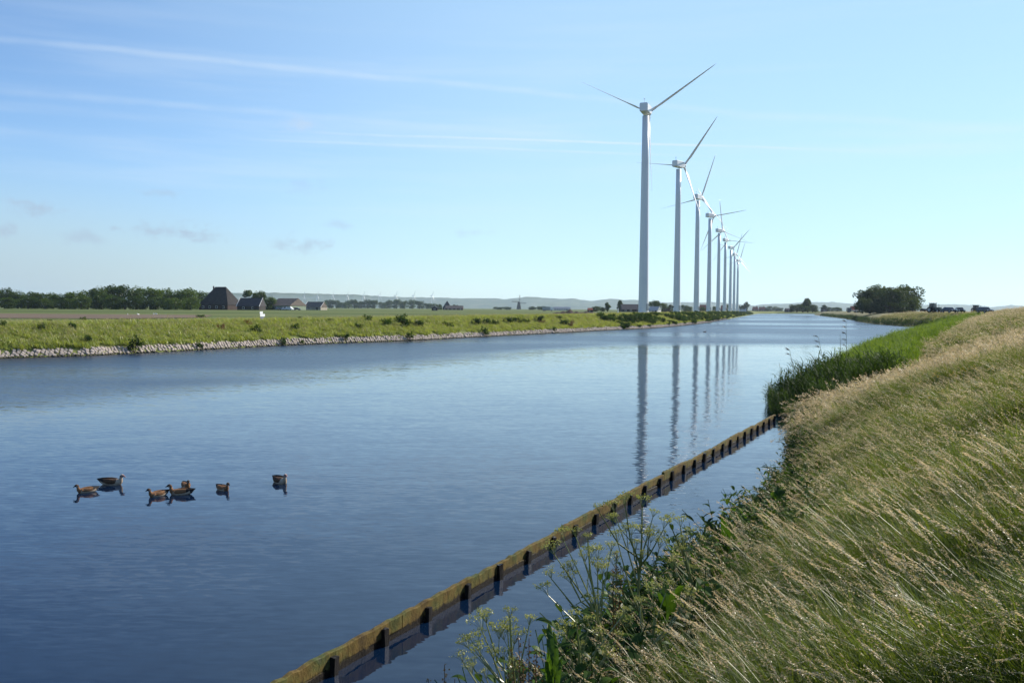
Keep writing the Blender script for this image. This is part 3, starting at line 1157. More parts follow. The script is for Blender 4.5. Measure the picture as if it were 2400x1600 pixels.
# grass of the far bank
BM = [M['bank_blade'], M['bank_seed'], M['bank_seed']]
b_far = tufts('bank_tuft', 5, BM, nb=78, ns=5, rad=.55, hb=.55, hs=.68, wb=.045, wst=.02, spik=6, slen=.09, seg=3)
n = 26000
a = arc[i0] + (arc[int(np.argmin(np.abs(pl[:, 1] - 900)))] - arc[i0]) * rng.random(n) ** 1.7
s = rng.uniform(1.1, 22, n) ** 1.0
s = np.where(rng.random(n) < .5, rng.uniform(1.1, 8, n), s)
s = np.maximum(s, 1.15 + .3 * vnoise(a, a * 0, 3.1, 4))
x = np.interp(a, arc, pl[:, 0]) + np.interp(a, arc, nl[:, 0]) * s
y = np.interp(a, arc, pl[:, 1]) + np.interp(a, arc, nl[:, 1]) * s
z = left_z(s, y)
sc = rng.uniform(.55, 1.15, n) * np.interp(s, [1.3, 8, 14], [1, 1, .6])
scatter('bank_grass', np.column_stack([x, y, z]), np.column_stack([rng.normal(0, .1, n), rng.normal(0, .1, n), rng.normal(0, .7, n)]), sc, rng.integers(0, 5, n), b_far)


# ------------------------------------------------------------------ foliage helpers
def leaf_cloud(seed, lobes, n, size, flat=.0, inner=.55, droop=0.0):
    """n leaf-clump quads spread through the outer shells of lobes (cx,cy,cz,rx,ry,rz)"""
    r = np.random.default_rng(seed)
    vol = np.array([l[3] * l[4] + l[4] * l[5] for l in lobes])
    pick = r.choice(len(lobes), n, p=vol / vol.sum())
    L = np.array(lobes)[pick]
    d = r.normal(size=(n, 3))
    d /= np.linalg.norm(d, axis=1)[:, None]
    rr = inner + (1.06 - inner) * r.random(n) ** .6
    bump_ = 1 + .08 * np.sin(d[:, 0] * 7 + seed) * np.sin(d[:, 1] * 6 + 1.3 * seed) + .10 * np.sin(d[:, 2] * 9 + d[:, 0] * 5)
    c = L[:, :3] + d * L[:, 3:6] * (rr * bump_)[:, None]
    nrm = d * .7 + r.normal(size=(n, 3)) * .75
    nrm /= np.linalg.norm(nrm, axis=1)[:, None]
    u = np.cross(nrm, r.normal(size=(n, 3)))
    u /= np.linalg.norm(u, axis=1)[:, None]
    v = np.cross(nrm, u)
    sz = size * r.uniform(.5, 1.25, n)[:, None]
    q = np.stack([c - u * sz * .5, c + v * sz * .32, c + u * sz * .5, c - v * sz * .32], 1).reshape(-1, 3)
    q[:, 2] = np.maximum(q[:, 2], .02)
    return q, np.arange(4 * n).reshape(-1, 4)


def lobes_for(seed, kind):
    r = np.random.default_rng(seed)
    o = []
    if kind == 'round':
        o.append((0, 0, 6.2, 3.6, 3.6, 3.4))
        for i in range(9):
            a, e = r.uniform(0, 6.28), r.uniform(-.3, 1.1)
            q = r.uniform(1.6, 3.0)
            o.append((q * math.cos(a), q * math.sin(a), 5.6 + 2.6 * e, r.uniform(1.2, 2.2), r.uniform(1.2, 2.2), r.uniform(1.0, 1.8)))
        for i in range(5):
            a = r.uniform(0, 6.28)
            o.append((2.4 * math.cos(a), 2.4 * math.sin(a), r.uniform(1.2, 2.6), 1.9, 1.9, 1.5))
    elif kind == 'tall':
        for i in range(10):
            a = r.uniform(0, 6.28)
            z = 2 + i * .85
            w = 2.4 * math.sin(math.pi * (i + 1.5) / 12)
            o.append((w * .6 * math.cos(a), w * .6 * math.sin(a), z, .7 + w * .6, .7 + w * .6, 1.2))
    elif kind == 'open':
        for i in range(11):
            a = r.uniform(0, 6.28)
            q = r.uniform(.4, 3.4)
            o.append((q * math.cos(a), q * math.sin(a), r.uniform(4.2, 8.6) - q * .35, r.uniform(1.0, 1.9), r.uniform(1.0, 1.9), r.uniform(.8, 1.3)))
    elif kind == 'bush':
        o.append((0, 0, 3.6, 4.2, 4.2, 3.6))
        for i in range(16):
            a = r.uniform(0, 6.28)
            q = r.uniform(2.2, 3.9)
            o.append((q * math.cos(a), q * math.sin(a), r.uniform(.9, 6.6), r.uniform(1.1, 2.0), r.uniform(1.1, 2.0), r.uniform(1.1, 1.9)))
        for i in range(5):
            a = r.uniform(0, 6.28)
            q = r.uniform(.3, 2.4)
            o.append((q * math.cos(a), q * math.sin(a), r.uniform(6.4, 7.3), r.uniform(1.0, 1.6), r.uniform(1.0, 1.6), r.uniform(.9, 1.4)))
    return o


def trunk_mesh(seed, h=6, r0=.35):
    r = random.Random(seed)
    b = MB()
    pts = [(0, 0, -.2), (r.gauss(0, .08), r.gauss(0, .08), h * .35), (r.gauss(0, .2), r.gauss(0, .2), h * .7), (r.gauss(0, .3), r.gauss(0, .3), h)]
    b.tube(pts, [r0 * 1.2, r0 * .8, r0 * .5, r0 * .2], 7)
    for i in range(6):
        a = r.uniform(0, 6.28)
        z0 = h * r.uniform(.3, .75)
        q = r.uniform(1.4, 2.8)
        b.tube([(0, 0, z0), (q * .5 * math.cos(a), q * .5 * math.sin(a), z0 + .9), (q * math.cos(a), q * math.sin(a), z0 + 2.0)], [r0 * .4, r0 * .25, r0 * .08], 5)
    return b.mesh('trunk', [M['bark']], True)


CROWN, TRUNK = {}, {}
for kind, ms_ in (('round', ('leaf_wood', 'leaf_pale', 'leaf_far')), ('tall', ('leaf_wood', 'leaf_far')), ('open', ('leaf_wood', 'leaf_far')), ('bush', ('leaf_dark', 'leaf_wood', 'leaf_far'))):
    TRUNK[kind] = trunk_mesh(len(kind), 6.5 if kind != 'bush' else 5.5, .35)
    for mk in ms_:
        for v in range(3):
            q, f = leaf_cloud(hash((len(kind), v)) % 1000 + len(mk), lobes_for(17 * v + len(kind) + len(mk), kind), 4200 if kind == 'bush' else 3000, .66 if kind != 'bush' else .56)
            CROWN[(kind, mk, v)] = np_mesh('crown', q, f, [M[mk]])
HT = {'round': 9.6, 'tall': 11, 'open': 9.6, 'bush': 9.2}


def tree(px, top, dist, label, kind='round', mk='leaf_wood', v=0, wpx=None, ground=2.45, group=None, name='tree', cat='tree'):
    """a tree standing at dist whose top shows at photo row top and whose crown is wpx wide there"""
    t = P(px, top, dist)
    h = max(t.z - ground, .8)
    sz = h / HT[kind]
    sx = sz if wpx is None else (wpx * dist / FPX) / (2 * {'round': 4.6, 'tall': 3.2, 'open': 4.4, 'bush': 5.0}[kind])
    o = thing(name, label, cat, (t.x, t.y, ground), random.uniform(0, 6.28), group, (sx, sx, sz))
    link('trunk', TRUNK[kind], o)
    link('crown', CROWN[(kind, mk, v % 3)], o)
    return o


# ------------------------------------------------------------------ the wood on the left
WB = [(-30, 675), (10, 676), (42, 681), (75, 684), (108, 687), (142, 688), (176, 684), (205, 681), (232, 671), (262, 668), (292, 669), (322, 671), (352, 674), (385, 677), (414, 680), (442, 675), (462, 682)]
for i, (x, y) in enumerate(WB):
    tree(x, y + random.uniform(-.6, .6), (455 if i < 16 else 520) + random.uniform(-10, 14), f'dark tree in the back row of the wood left of the farm, {ORD[i]} from left', 'round', 'leaf_wood', i, random.uniform(46, 58), group='trees of the wood left of the farmhouse')
WF = [(25, 694, 'leaf_pale'), (66, 692, 'leaf_wood'), (104, 697, 'leaf_pale'), (150, 695, 'leaf_wood'), (190, 690, 'leaf_pale'), (238, 683, 'leaf_pale'), (272, 690, 'leaf_pale'), (318, 690, 'leaf_wood'), (365, 692, 'leaf_wood'), (410, 694, 'leaf_wood'), (446, 692, 'leaf_wood')]
for i, (x, y, mk) in enumerate(WF):
    tree(x, y, 432 + random.uniform(-8, 8), f'{"pale" if mk == "leaf_pale" else "mid"} green tree at the front edge of the left wood, {ORD[i]} from left', 'bush', mk if mk == 'leaf_wood' else 'leaf_wood', i, random.uniform(48, 62), group='trees along the front of the left wood')
for i, (x, y, w, k) in enumerate([(584, 678, 40, 'open'), (607, 683, 42, 'round'), (633, 694, 36, 'round'), (570, 702, 24, 'bush'), (632, 708, 30, 'bush')]):
    tree(x, y, 515, ['tallest dark tree behind the low barn with a ragged open crown', 'dark round tree behind the right end of the low barn', 'low round tree right of the barn trees', 'small dark bush between farmhouse and low barn', 'dark bush beside the low barn and parked cars'][i], k, 'leaf_wood', i, w)
# the blue-green belt
BX = [(757, 704), (772, 702), (788, 703.5), (802, 706), (817, 704), (830, 702), (846, 703), (862, 701.5), (878, 703.5), (895, 705), (912, 703), (930, 701.5), (948, 701.5), (966, 702), (984, 705), (1000, 708), (1014, 711)]
for i, (x, y) in enumerate(BX):
    tree(x, y, 1700 + random.uniform(-30, 30), f'blue-green tree in the distant belt right of the sheds, {ORD[i]} from left', 'round' if i % 3 else 'bush', 'leaf_far', i, random.uniform(22, 28), group='trees of the distant belt')
FT = [(708, 709, 20, 700, 'bush', 'round bush between the brown-roofed barn and the pale shed'), (1030, 711, 16, 900, 'bush', 'small bush just left of the pointed farmhouse roof'), (1066, 712, 22, 950, 'bush', 'bush rising behind the long low farm building'),
      (1166, 718, 26, 1300, 'bush', 'low hazy bush left of the windmill, farther one'), (1188, 718, 24, 1280, 'bush', 'low hazy bush left of the windmill, nearer one'), (1248, 717, 24, 1300, 'bush', 'hazy tree clump right of the windmill'), (1270, 716, 24, 1320, 'bush', 'hazy tree clump just behind the white truck'),
      (1398, 716, 24, 620, 'bush', 'round bush left of the tall slim tree before the hills'), (1412, 718, 16, 640, 'bush', 'low bush at the foot of the slim tree'), (1424, 708, 17, 640, 'tall', 'slim upright tree standing alone left of the white post'), (1452, 703, 20, 640, 'tall', 'leaning open tree just left of the dark barn'),
      (1481, 712, 20, 640, 'bush', 'bush against the dark barn left of the nearest turbine'), (1533, 704, 34, 560, 'round', 'round tree right of the nearest turbine foot'), (1553, 707, 26, 570, 'bush', 'bushy tree between the nearest two turbine feet'), (1572, 712, 22, 700, 'bush', 'bush just left of the second turbine foot'),
      (1604, 712, 20, 800, 'bush', 'bush just right of the second turbine foot'), (1614, 716, 20, 820, 'bush', 'low bush left of the third turbine foot'), (1646, 717, 18, 900, 'bush', 'low bush right of the third turbine foot'), (1677, 716, 18, 1000, 'bush', 'bush between the fourth and fifth turbine feet'), (1703, 711, 14, 1150, 'bush', 'bush among the crowded far turbine feet'),
      (1739, 713, 18, 1160, 'bush', 'bush right of the farthest turbine foot'), (1750, 706.5, 16, 1150, 'tall', 'tall bushy tree right of the farthest turbine'), (1806, 716, 30, 1500, 'bush', 'hazy wide tree beside the red roofed houses, nearer'), (1826, 719, 22, 1500, 'bush', 'hazy low tree beside the red roofed houses, right one'),
      (1868, 710, 36, 700, 'bush', 'broad green tree left in the clump at the canal bend'), (1894, 698, 30, 720, 'tall', 'pointed tree in the clump at the canal bend'), (1905, 711, 32, 700, 'bush', 'broad green tree right in the clump at the canal bend'), (1882, 714, 36, 690, 'bush', 'low bush in front of the pointed canal bend tree'),
      (1932, 714, 16, 1000, 'tall', 'small far tree right of the canal bend clump'), (1945, 718, 26, 1000, 'bush', 'low far bush midway between the two tree clumps'), (1963, 718, 22, 1000, 'bush', 'low far bush left of the red machine')]
for i, (x, y, w, d, k, lb) in enumerate(FT):
    tree(x, y, d, lb, k, 'leaf_far' if d > 500 else 'leaf_wood', i, w, ground=2.45 if x < 1840 else 3.0)
# the big thicket on the right bank
for i, (x, y, w, d, lb) in enumerate([(2040, 672, 74, 392, 'large dark bushy tree on the right bank, left edge of the thicket'), (2066, 661, 84, 402, 'large dark bushy tree on the right bank, tallest at the back of the thicket'), (2118, 662, 86, 398, 'large dark bushy tree on the right bank, right crown of the thicket'),
                                      (2090, 668, 90, 386, 'dark bushy tree in the front middle of the right bank thicket'), (2140, 690, 46, 388, 'lower leafy bush at the right edge of the right bank thicket'), (2022, 694, 40, 384, 'lower leafy bush at the left edge of the right bank thicket'), (2085, 700, 100, 378, 'low spreading bush along the foot of the right bank thicket')]):
    tree(x, y, d, lb, 'bush', 'leaf_dark', i, w, ground=3.25, group='bushy trees of the right bank thicket')


# ------------------------------------------------------------------ wind turbines
tb = MB()
hs = [0, .25, .5, 2, 15, 30, 45, 57.6]
rs_ = [1.56, 1.56, 1.51, 1.48, 1.35, 1.21, 1.08, .96]
tb.tube([(0, 0, h) for h in hs], rs_, 28)
ME_TOWER = tb.mesh('tower', [M['white']], True)
db = MB().box((1.0, -1.16, 1.9), (.85, .14, 2.0), 0, .71)
ME_DOOR = db.mesh('door', [M['metal']])
ME_FLANGE = [MB().tube([(0, 0, z_ - .06), (0, 0, z_ + .06)], r_, 28).mesh('flange', [M['white']]) for z_, r_ in ((19.5, 1.33), (39, 1.15))]


def nacelle_mesh():
    b = MB()
    # along +Y: rear at -3.3, front at 3.2; cross-section slightly smaller to the rear
    secs = [(-3.3, 1.0, -1.0, 1.15), (-3.1, 1.2, -1.2, 1.3), (2.2, 1.25, -1.25, 1.35), (3.2, 1.0, -1.0, 1.05)]
    vs = []
    for y, hx_, z0, z1 in secs:
        vs += [(-hx_, y, z0 + .2), (-hx_ + .2, y, z0), (hx_ - .2, y, z0), (hx_, y, z0 + .2), (hx_, y, z1 - .25), (hx_ - .25, y, z1), (-hx_ + .25, y, z1), (-hx_, y, z1 - .25)]
    fs = [tuple(range(8)), tuple(range(31, 23, -1))]
    for k in range(3):
        for j in range(8):
            j2 = (j + 1) % 8
            fs.append((k * 8 + j, (k + 1) * 8 + j, (k + 1) * 8 + j2, k * 8 + j2))
    b.add(vs, fs)
    return b.mesh('nacelle', [M['white']])


ME_NAC = nacelle_mesh()
ms_ = MB().tube([(0, -2.2, 1.3), (0, -2.2, 2.9)], .05, 5)
ms_.tube([(-.3, -2.2, 2.5), (.3, -2.2, 2.5)], .04, 5)
ME_MAST = ms_.mesh('wind_vane', [M['metal']])
hb = MB().tube([(0, 3.15, 0), (0, 3.5, 0), (0, 4.4, 0), (0, 5.0, 0), (0, 5.4, 0)], [.85, 1.05, 1.0, .65, .1], 16)
ME_HUB = hb.mesh('hub', [M['white']], True)


def blade_mesh():
    b = MB()
    R = 23.2
    st = [(.6, .45, .45, 0), (1.8, .42, .42, 0), (4.2, .95, .24, 1.62), (8, .80, .16, 1.52), (13, .56, .10, 1.44), (18.5, .36, .06, 1.38), (22, .2, .035, 1.36), (R, .05, .02, 1.35)]
    vs = []
    for r_, c, th, tw in st:
        for k in range(10):
            a = 2 * math.pi * k / 10
            x, y = c * math.cos(a) + (c * .35 if r_ > 2 else 0), th * math.sin(a)
            vs.append((x * math.cos(tw) - y * math.sin(tw), x * math.sin(tw) + y * math.cos(tw) + .0, r_))
    fs = []
    for k in range(len(st) - 1):
        for j in range(10):
            j2 = (j + 1) % 10
            fs.append((k * 10 + j, k * 10 + j2, (k + 1) * 10 + j2, (k + 1) * 10 + j))
    fs.append(tuple(range((len(st) - 1) * 10, len(st) * 10)))
    b.add(vs, fs)
    return b.mesh('blade', [M['blade_w']], True)


ME_BLADE = blade_mesh()
TUR = [(1508, 469, 20, 57), (1586, 341, 40, 39), (1632, 265, 34, 19), (1661, 222, 47, 85), (1683, 187, 46, -7), (1698, 165, 38, 98), (1711, 147, 44, 45), (1720, 131, 40, 15), (1728, 117, 40, 17)]
TLAB = ['nearest and tallest white wind turbine, base behind the grassy far bank', 'second white wind turbine of the row, one blade pointing up to the right', 'third white wind turbine of the row, blade crossing the one behind', 'fourth white wind turbine of the row, one blade level to the right',
        'fifth white wind turbine of the row, counting from the nearest', 'sixth white wind turbine of the row, counting from the nearest', 'seventh white wind turbine of the row, counting from the nearest', 'eighth white wind turbine of the row, last but one', 'ninth and farthest white wind turbine, low blade pointing down right']
HUBH = 59.5
for (px, hp, yaw, ph), lb in zip(TUR, TLAB):
    dist = FPX * (HUBH - .6) / hp
    p = P(px, 726, dist)
    o = thing('wind_turbine', lb, 'wind turbine', (p.x, p.y, 3.0), 0, 'row of white wind turbines behind the far bank')
    link('tower', ME_TOWER, o)
    link('door', ME_DOOR, o)
    for mf in ME_FLANGE:
        link('flange', mf, o)
    nc_ = link('nacelle', ME_NAC, o)
    nc_.location = (0, 0, HUBH)
    nc_.rotation_euler = (0, 0, -R_(yaw))
    link('wind_vane', ME_MAST, nc_)
    h = link('hub', ME_HUB, o)
    h.location = (0, 0, HUBH)
    h.rotation_euler = (0, 0, -R_(yaw))
    for k in range(3):
        bl = link('blade', ME_BLADE, o)
        bl.matrix_local = Matrix.Translation((0, 0, HUBH)) @ Matrix.Rotation(-R_(yaw), 4, 'Z') @ Matrix.Translation((0, 4.25, 0)) @ Matrix.Rotation(R_(ph + 120 * k), 4, 'Y')

# the far row in front of the dunes
fb = MB()
fb.tube([(0, 0, 0), (0, 0, 36)], [.55, .4], 8)
fb.box((0, .5, 36.4), (1.6, 4.5, 1.6))
for k in range(3):
    a = R_(25 + 120 * k)
    fb.tube([(math.sin(a) * r_, 3, 36.4 + math.cos(a) * r_) for r_ in (0, 3, 9, 14)], [.4, .55, .35, .08], 5)
ME_FART = fb.mesh('far_wind_turbine', [M['blade_w']])
for i, px in enumerate([710, 742, 778, 812, 850, 888, 926, 968, 1011]):
    o = link('far_wind_turbine', ME_FART)
    p = P(px, 692.5, 4800)
    o.location = (p.x, p.y, p.z - 36.4 * 2.2)
    o.scale = (2.2, 2.2, 2.2)
    o.rotation_euler = (0, 0, R_(-random.uniform(25, 60)))
    tag(o, f'tiny white wind turbine far off against the hills, {ORD[i]} from the left of nine', 'wind turbine', 'far wind turbines against the hills')


# ------------------------------------------------------------------ buildings
def house(name, label, px0, px1, base_py, dist, depth, eave, ridge, kind, wall, roof, ground=2.45, rz=0.0, chimney=None, windows=3, door=True, hip=.25, cat='house', trim=None):
    """front faces the canal; kind gable = ridge parallel to front, gable_front = gable to front, hip = pyramid with short ridge"""
    a, b_ = P(px0, base_py, dist), P(px1, base_py, dist)
    w = (b_.x - a.x)
    o = thing(name, label, cat, ((a.x + b_.x) / 2, dist, ground), rz)
    MB().box((0, 0, eave / 2), (w * .97, depth * .97, eave)).build('wall', M[wall], o)
    r = MB()
    x, y = w / 2, depth / 2
    if kind == 'hip':
        q = w * hip / 2
        e_ = eave - .3
        r.add([(-x, -y, e_), (x, -y, e_), (x, y, e_), (-x, y, e_), (-q, 0, ridge), (q, 0, ridge)], [(0, 1, 5, 4), (1, 2, 5), (2, 3, 4, 5), (3, 0, 4), (3, 2, 1, 0)])
    elif kind == 'gable':
        r.add([(-x, -y - .4, eave - .3), (x, -y - .4, eave - .3), (x, 0, ridge), (-x, 0, ridge), (x, y + .4, eave - .3), (-x, y + .4, eave - .3)], [(0, 1, 2, 3), (3, 2, 4, 5), (1, 4, 2), (0, 3, 5), (5, 4, 1, 0)])
    else:
        r.add([(-x - .4, -y, eave - .3), (-x - .4, y, eave - .3), (0, y, ridge), (0, -y, ridge), (x + .4, -y, eave - .3), (x + .4, y, eave - .3)], [(0, 3, 2, 1), (3, 4, 5, 2), (0, 4, 3), (1, 2, 5), (0, 1, 5, 4)])
    rf = r.build('roof', M[roof], o)
    if trim:
        for s_ in (-1, 1):
            if kind == 'gable':
                tb_ = MB()
                tb_.tube([(s_ * (x + .05), -y - .45, eave - .3), (s_ * (x + .05), 0, ridge + .08), (s_ * (x + .05), y + .45, eave - .3)], .16, 4)
                tb_.build('barge_board', M[trim], rf)
    if chimney:
        MB().box((chimney[0] * w, 0, ridge - .2 + chimney[1] / 2), (.8, .8, chimney[1] + 1.6)).build('chimney', M['brick'], rf)
    n = windows
    for i in range(n):
        cx = -w / 2 + w * (i + .7) / (n + .4)
        f = MB().box((cx, -depth * .485 - .02, eave * .52), (1.3, .10, min(1.3, eave * .5)))
        f = f.build('window', M['plaster'], o)
        MB().box((cx, -depth * .485 - .08, eave * .52), (1.0, .06, min(1.3, eave * .5) - .3)).build('pane', M['glass'], f)
    if door:
        MB().box((w * .28, -depth * .485 - .03, min(2.1, eave * .8) / 2), (1.1, .1, min(2.1, eave * .8))).build('door', M['wood_dark'], o)
    return o


o = house('farmhouse', 'large farmhouse with steep dark pyramid roof beside the left wood', 479, 556, 724, 480, 15, 2.9, 12.3, 'hip', 'brick', 'thatch', chimney=None, windows=4, hip=.36, rz=R_(-14))
MB().box((-4.0, -.4, 11.0), (.55, .55, 3.4)).build('chimney', M['brick'], o)
MB().box((7.46, -3.5, 1.4), (.2, 2.2, 2.2)).build('side_door', M['plaster'], o)
MB().box((7.46, 1.5, 1.4), (.2, 2.6, 2.2)).build('side_window', M['plaster'], o)
house('barn', 'low dark barn with white gable edges right of the large farmhouse', 562, 617, 724, 470, 9, 2.3, 6.4, 'gable', 'wood_dark', 'tile', windows=2, rz=R_(-7), cat='barn', trim='plaster')
house('barn', 'brown-roofed barn behind the parked white cars', 648, 704, 723, 520, 16, 2.8, 6.8, 'gable', 'wall_green', 'tile_brown', windows=2, rz=R_(-22), cat='barn')
house('shed', 'pale shed with grey-brown roof right of the parked cars', 719, 762, 724, 560, 9, 2.0, 5.2, 'gable', 'beige', 'tile_brown', windows=2, rz=R_(-16), cat='shed', trim='plaster')
house('farmhouse', 'small far farmhouse with a pointed pyramid roof', 1038, 1058, 727, 880, 8.5, 2.6, 8.8, 'hip', 'brick', 'tile', hip=.06, windows=2)
house('farm_building', 'long low farm building with pale roof below the pointed farmhouse', 1044, 1086, 728, 850, 8, 1.7, 4.2, 'gable', 'brick', 'tile_brown', windows=4, cat='farm building')
house('hut', 'small dark hut alone in the field left of the pointed farmhouse', 1012, 1026, 730, 600, 3, 1.8, 3.0, 'gable_front', 'wood_dark', 'tile', windows=1, cat='hut')
house('greenhouse', 'long pale low building right of the white truck', 1297, 1337, 728, 980, 8, 2.0, 4.0, 'gable', 'plaster', 'metal', windows=7, cat='farm building')
house('hut', 'small red-brown hut at the right end of the dark earth heap', 1377, 1389, 729, 420, 3, 1.5, 2.3, 'gable', 'brick', 'tile_red', windows=1, cat='hut')
house('barn', 'wide dark barn just left of the nearest turbine', 1455, 1497, 729, 600, 12, 1.9, 5.2, 'gable', 'wood_dark', 'tile', windows=3, cat='barn')
house('shed', 'shed with pale slanting roof right of the nearest turbine foot', 1523, 1546, 727, 480, 7, 1.5, 3.4, 'gable', 'plaster', 'metal', windows=1, rz=R_(-25), cat='shed')
for i, (a, b_, d, lb) in enumerate([(1640, 1660, 1000, 'red-roofed house between the third and fourth turbine feet'), (1690, 1702, 1100, 'red-roofed house between the fifth and sixth turbine feet'), (1764, 1776, 1480, 'leftmost red-roofed house of the pair beyond the canal end'), (1779, 1793, 1500, 'rightmost red-roofed house of the pair beyond the canal end'), (1926, 1937, 1000, 'small dark-roofed house right of the canal bend trees')]):
    house('house', lb, a, b_, 728, d, 8, 3.0, 7.4 if i != 4 else 5.6, 'gable', 'brick', 'tile_red' if i < 4 else 'tile', windows=2, chimney=(.3, 1))
house('hut', 'dark flat hut at the end of the canal', 1840, 1855, 732, 900, 5, 2.6, 4.0, 'gable', 'wood_dark', 'tile', windows=1, cat='hut')

# old windmill
wmo = P(1216, 725, 2100)
o = thing('windmill', 'old windmill with four sails hazy before the dunes', 'windmill', (wmo.x, wmo.y, 2.4)); o.scale = (1.6, 1.6, 1.6)
MB().tube([(0, 0, 0), (0, 0, 3), (0, 0, 9.6)], [3.6, 3.0, 1.7], 8).build('tower', M['thatch'], o)
MB().tube([(0, 0, 9.5), (0, 0, 10.3), (0, 0, 11.6)], [2.0, 1.9, .3], 8).build('cap', M['tile'], o)
for k in range(4):
    a = R_(4 + 90 * k)
    sb_ = MB()
    dx, dz = math.sin(a), math.cos(a)
    sb_.tube([(0, -2.4, 10.4), (dx * 11, -2.4, 10.4 + dz * 11)], .22, 5)
    for j in range(2, 11):
        sb_.tube([(dx * j - dz * .1, -2.4, 10.4 + dz * j + dx * .1), (dx * j + dz * 1.5, -2.4, 10.4 + dz * j - dx * 1.5)], .10, 4)
    sb_.tube([(dx * 2 + dz * 1.5, -2.4, 10.4 + dz * 2 - dx * 1.5), (dx * 10 + dz * 1.5, -2.4, 10.4 + dz * 10 - dx * 1.5)], .10, 4)
    sb_.build('sail', M['wood_dark'], o)
MB().tube([(0, -.5, 10.4), (0, -2.6, 10.4)], .35, 6).build('axle', M['wood_dark'], o)


# ------------------------------------------------------------------ vehicles
def wheel_mesh(r, w):
    b = MB()
    b.tube([(-w / 2, 0, 0), (-w * .4, 0, 0), (w * .4, 0, 0), (w / 2, 0, 0)], [r * .86, r, r, r * .86], 14)
    k = len(b.f)
    b.tube([(-w / 2 - .02, 0, 0), (w / 2 + .02, 0, 0)], r * .55, 10, 1)
    return b.mesh('wheel', [M['tyre'], M['metal']])


WH = wheel_mesh(.32, .22)


def car(label, loc, rz, paint, van=False, group=None, sc=1.0):
    """length along Y, front at -Y"""
    o = thing('parked_car', label, 'car', loc, rz, group, sc)
    L, wd = (4.3, 1.75)
    if van:
        prof = [(-2.15, .35), (-2.2, .75), (-1.5, 1.15), (-.9, 1.85), (2.05, 1.9), (2.15, .9), (2.12, .35)]
    else:
        prof = [(-2.12, .32), (-2.15, .7), (-1.9, .84), (-.95, .95), (2.05, .98), (2.15, .7), (2.1, .32)]
    b = MB()
    vs = []
    for s_, ins in ((-1, 0), (1, 0)):
        for (y, z) in prof:
            k = .06 if z > .9 else 0
            vs.append((s_ * (wd / 2 - k), y, z))
    n = len(prof)
    fs = [tuple(range(n - 1, -1, -1)), tuple(range(n, 2 * n))] + [(i, (i + 1) % n, (i + 1) % n + n, i + n) for i in range(n)]
    b.add(vs, fs)
    if not van:
        cab = [(-.98, .94), (-.30, 1.44), (1.15, 1.47), (1.95, .96)]
        vs = []
        for s_ in (-1, 1):
            for (y, z) in cab:
                vs.append((s_ * (wd / 2 - (.08 if z < 1 else .22)), y, z))
        b.add(vs, [(3, 2, 1, 0), (4, 5, 6, 7), (0, 1, 5, 4), (1, 2, 6, 5), (2, 3, 7, 6)])
    body = b.build('body', M[paint], o)
    z0, z1 = (1.25, 1.7) if van else (1.0, 1.36)
    yf = (-1.35, -.98) if van else (-.92, -.42)
    MB().add([(-.68, yf[0] - .03, z0), (.68, yf[0] - .03, z0), (.6, yf[1] - .03, z1), (-.6, yf[1] - .03, z1)], [(0, 1, 2, 3)]).build('windscreen', M['glass'], o)
    ry = (2.16, 2.10) if van else (1.94, 1.32)
    MB().add([(-.66, ry[0] + .03, z0), (.66, ry[0] + .03, z0), (.58, ry[1] + .03, z1), (-.58, ry[1] + .03, z1)], [(3, 2, 1, 0)]).build('rear_window', M['glass'], o)
    for s_ in (-1, 1):
        x0, x1 = s_ * (wd / 2 - .06), s_ * (wd / 2 - .17 if not van else wd / 2 - .045)
        MB().add([(x0 + s_ * .012, -.72, z0), (x0 + s_ * .012, 1.6, z0), (x1 + s_ * .012, 1.2, z1), (x1 + s_ * .012, -.3, z1)], [(0, 1, 2, 3)]).build('side_window', M['glass'], o)
        MB().box((s_ * .62, -2.14, .66), (.32, .06, .16)).build('headlight', M['lamp'], o)
        for y in (-1.3, 1.35):
            w_ = link('wheel', WH, o)
            w_.location = (s_ * .78, y, .32)
    return o


car_proto = None
CARS = [(652, 723.5, 486, 'car_dark', False, 40, 'dark car at the left end of the parked cars by the brown-roofed barn'), (664.5, 723.5, 486, 'car_white', False, 60, 'small white car, leftmost white one before the brown-roofed barn'), (671, 724, 484, 'car_white', False, 70, 'white car between two other white ones by the barn'),
        (679, 724.5, 482, 'car_white', True, 65, 'white van, rightmost white vehicle before the brown-roofed barn'), (696, 724, 486, 'car_black', False, 80, 'dark car right of the white van by the barn')]
for px, py, d, pt, van, rz, lb in CARS:
    p = P(px, py, d)
    car(lb, (p.x, p.y, 2.5), R_(rz), pt, van, 'cars parked by the brown-roofed barn')
RC = [(2168, 727, 380, 'car_black', False, 14, 'low dark car with bright lamp nearest the thicket on the right bank'), (2225, 729, 232, 'car_dark', False, 8, 'dark blue car in the middle of the right bank vehicles'), (2249, 729, 240, 'car_black', False, -12, 'black car right of the dark blue one on the right bank'), (2308.5, 727, 212, 'car_black', False, 4, 'rightmost dark car half hidden by the grass crest')]
for px, py, d, pt, van, rz, lb in RC:
    p = P(px, py, d)
    g = float(zr(np.array([p.x]), np.array([p.y]))[0])
    car(lb, (p.x, p.y, max(g, 3.85) + .02), R_(rz), pt, van, 'vehicles on the right bank')


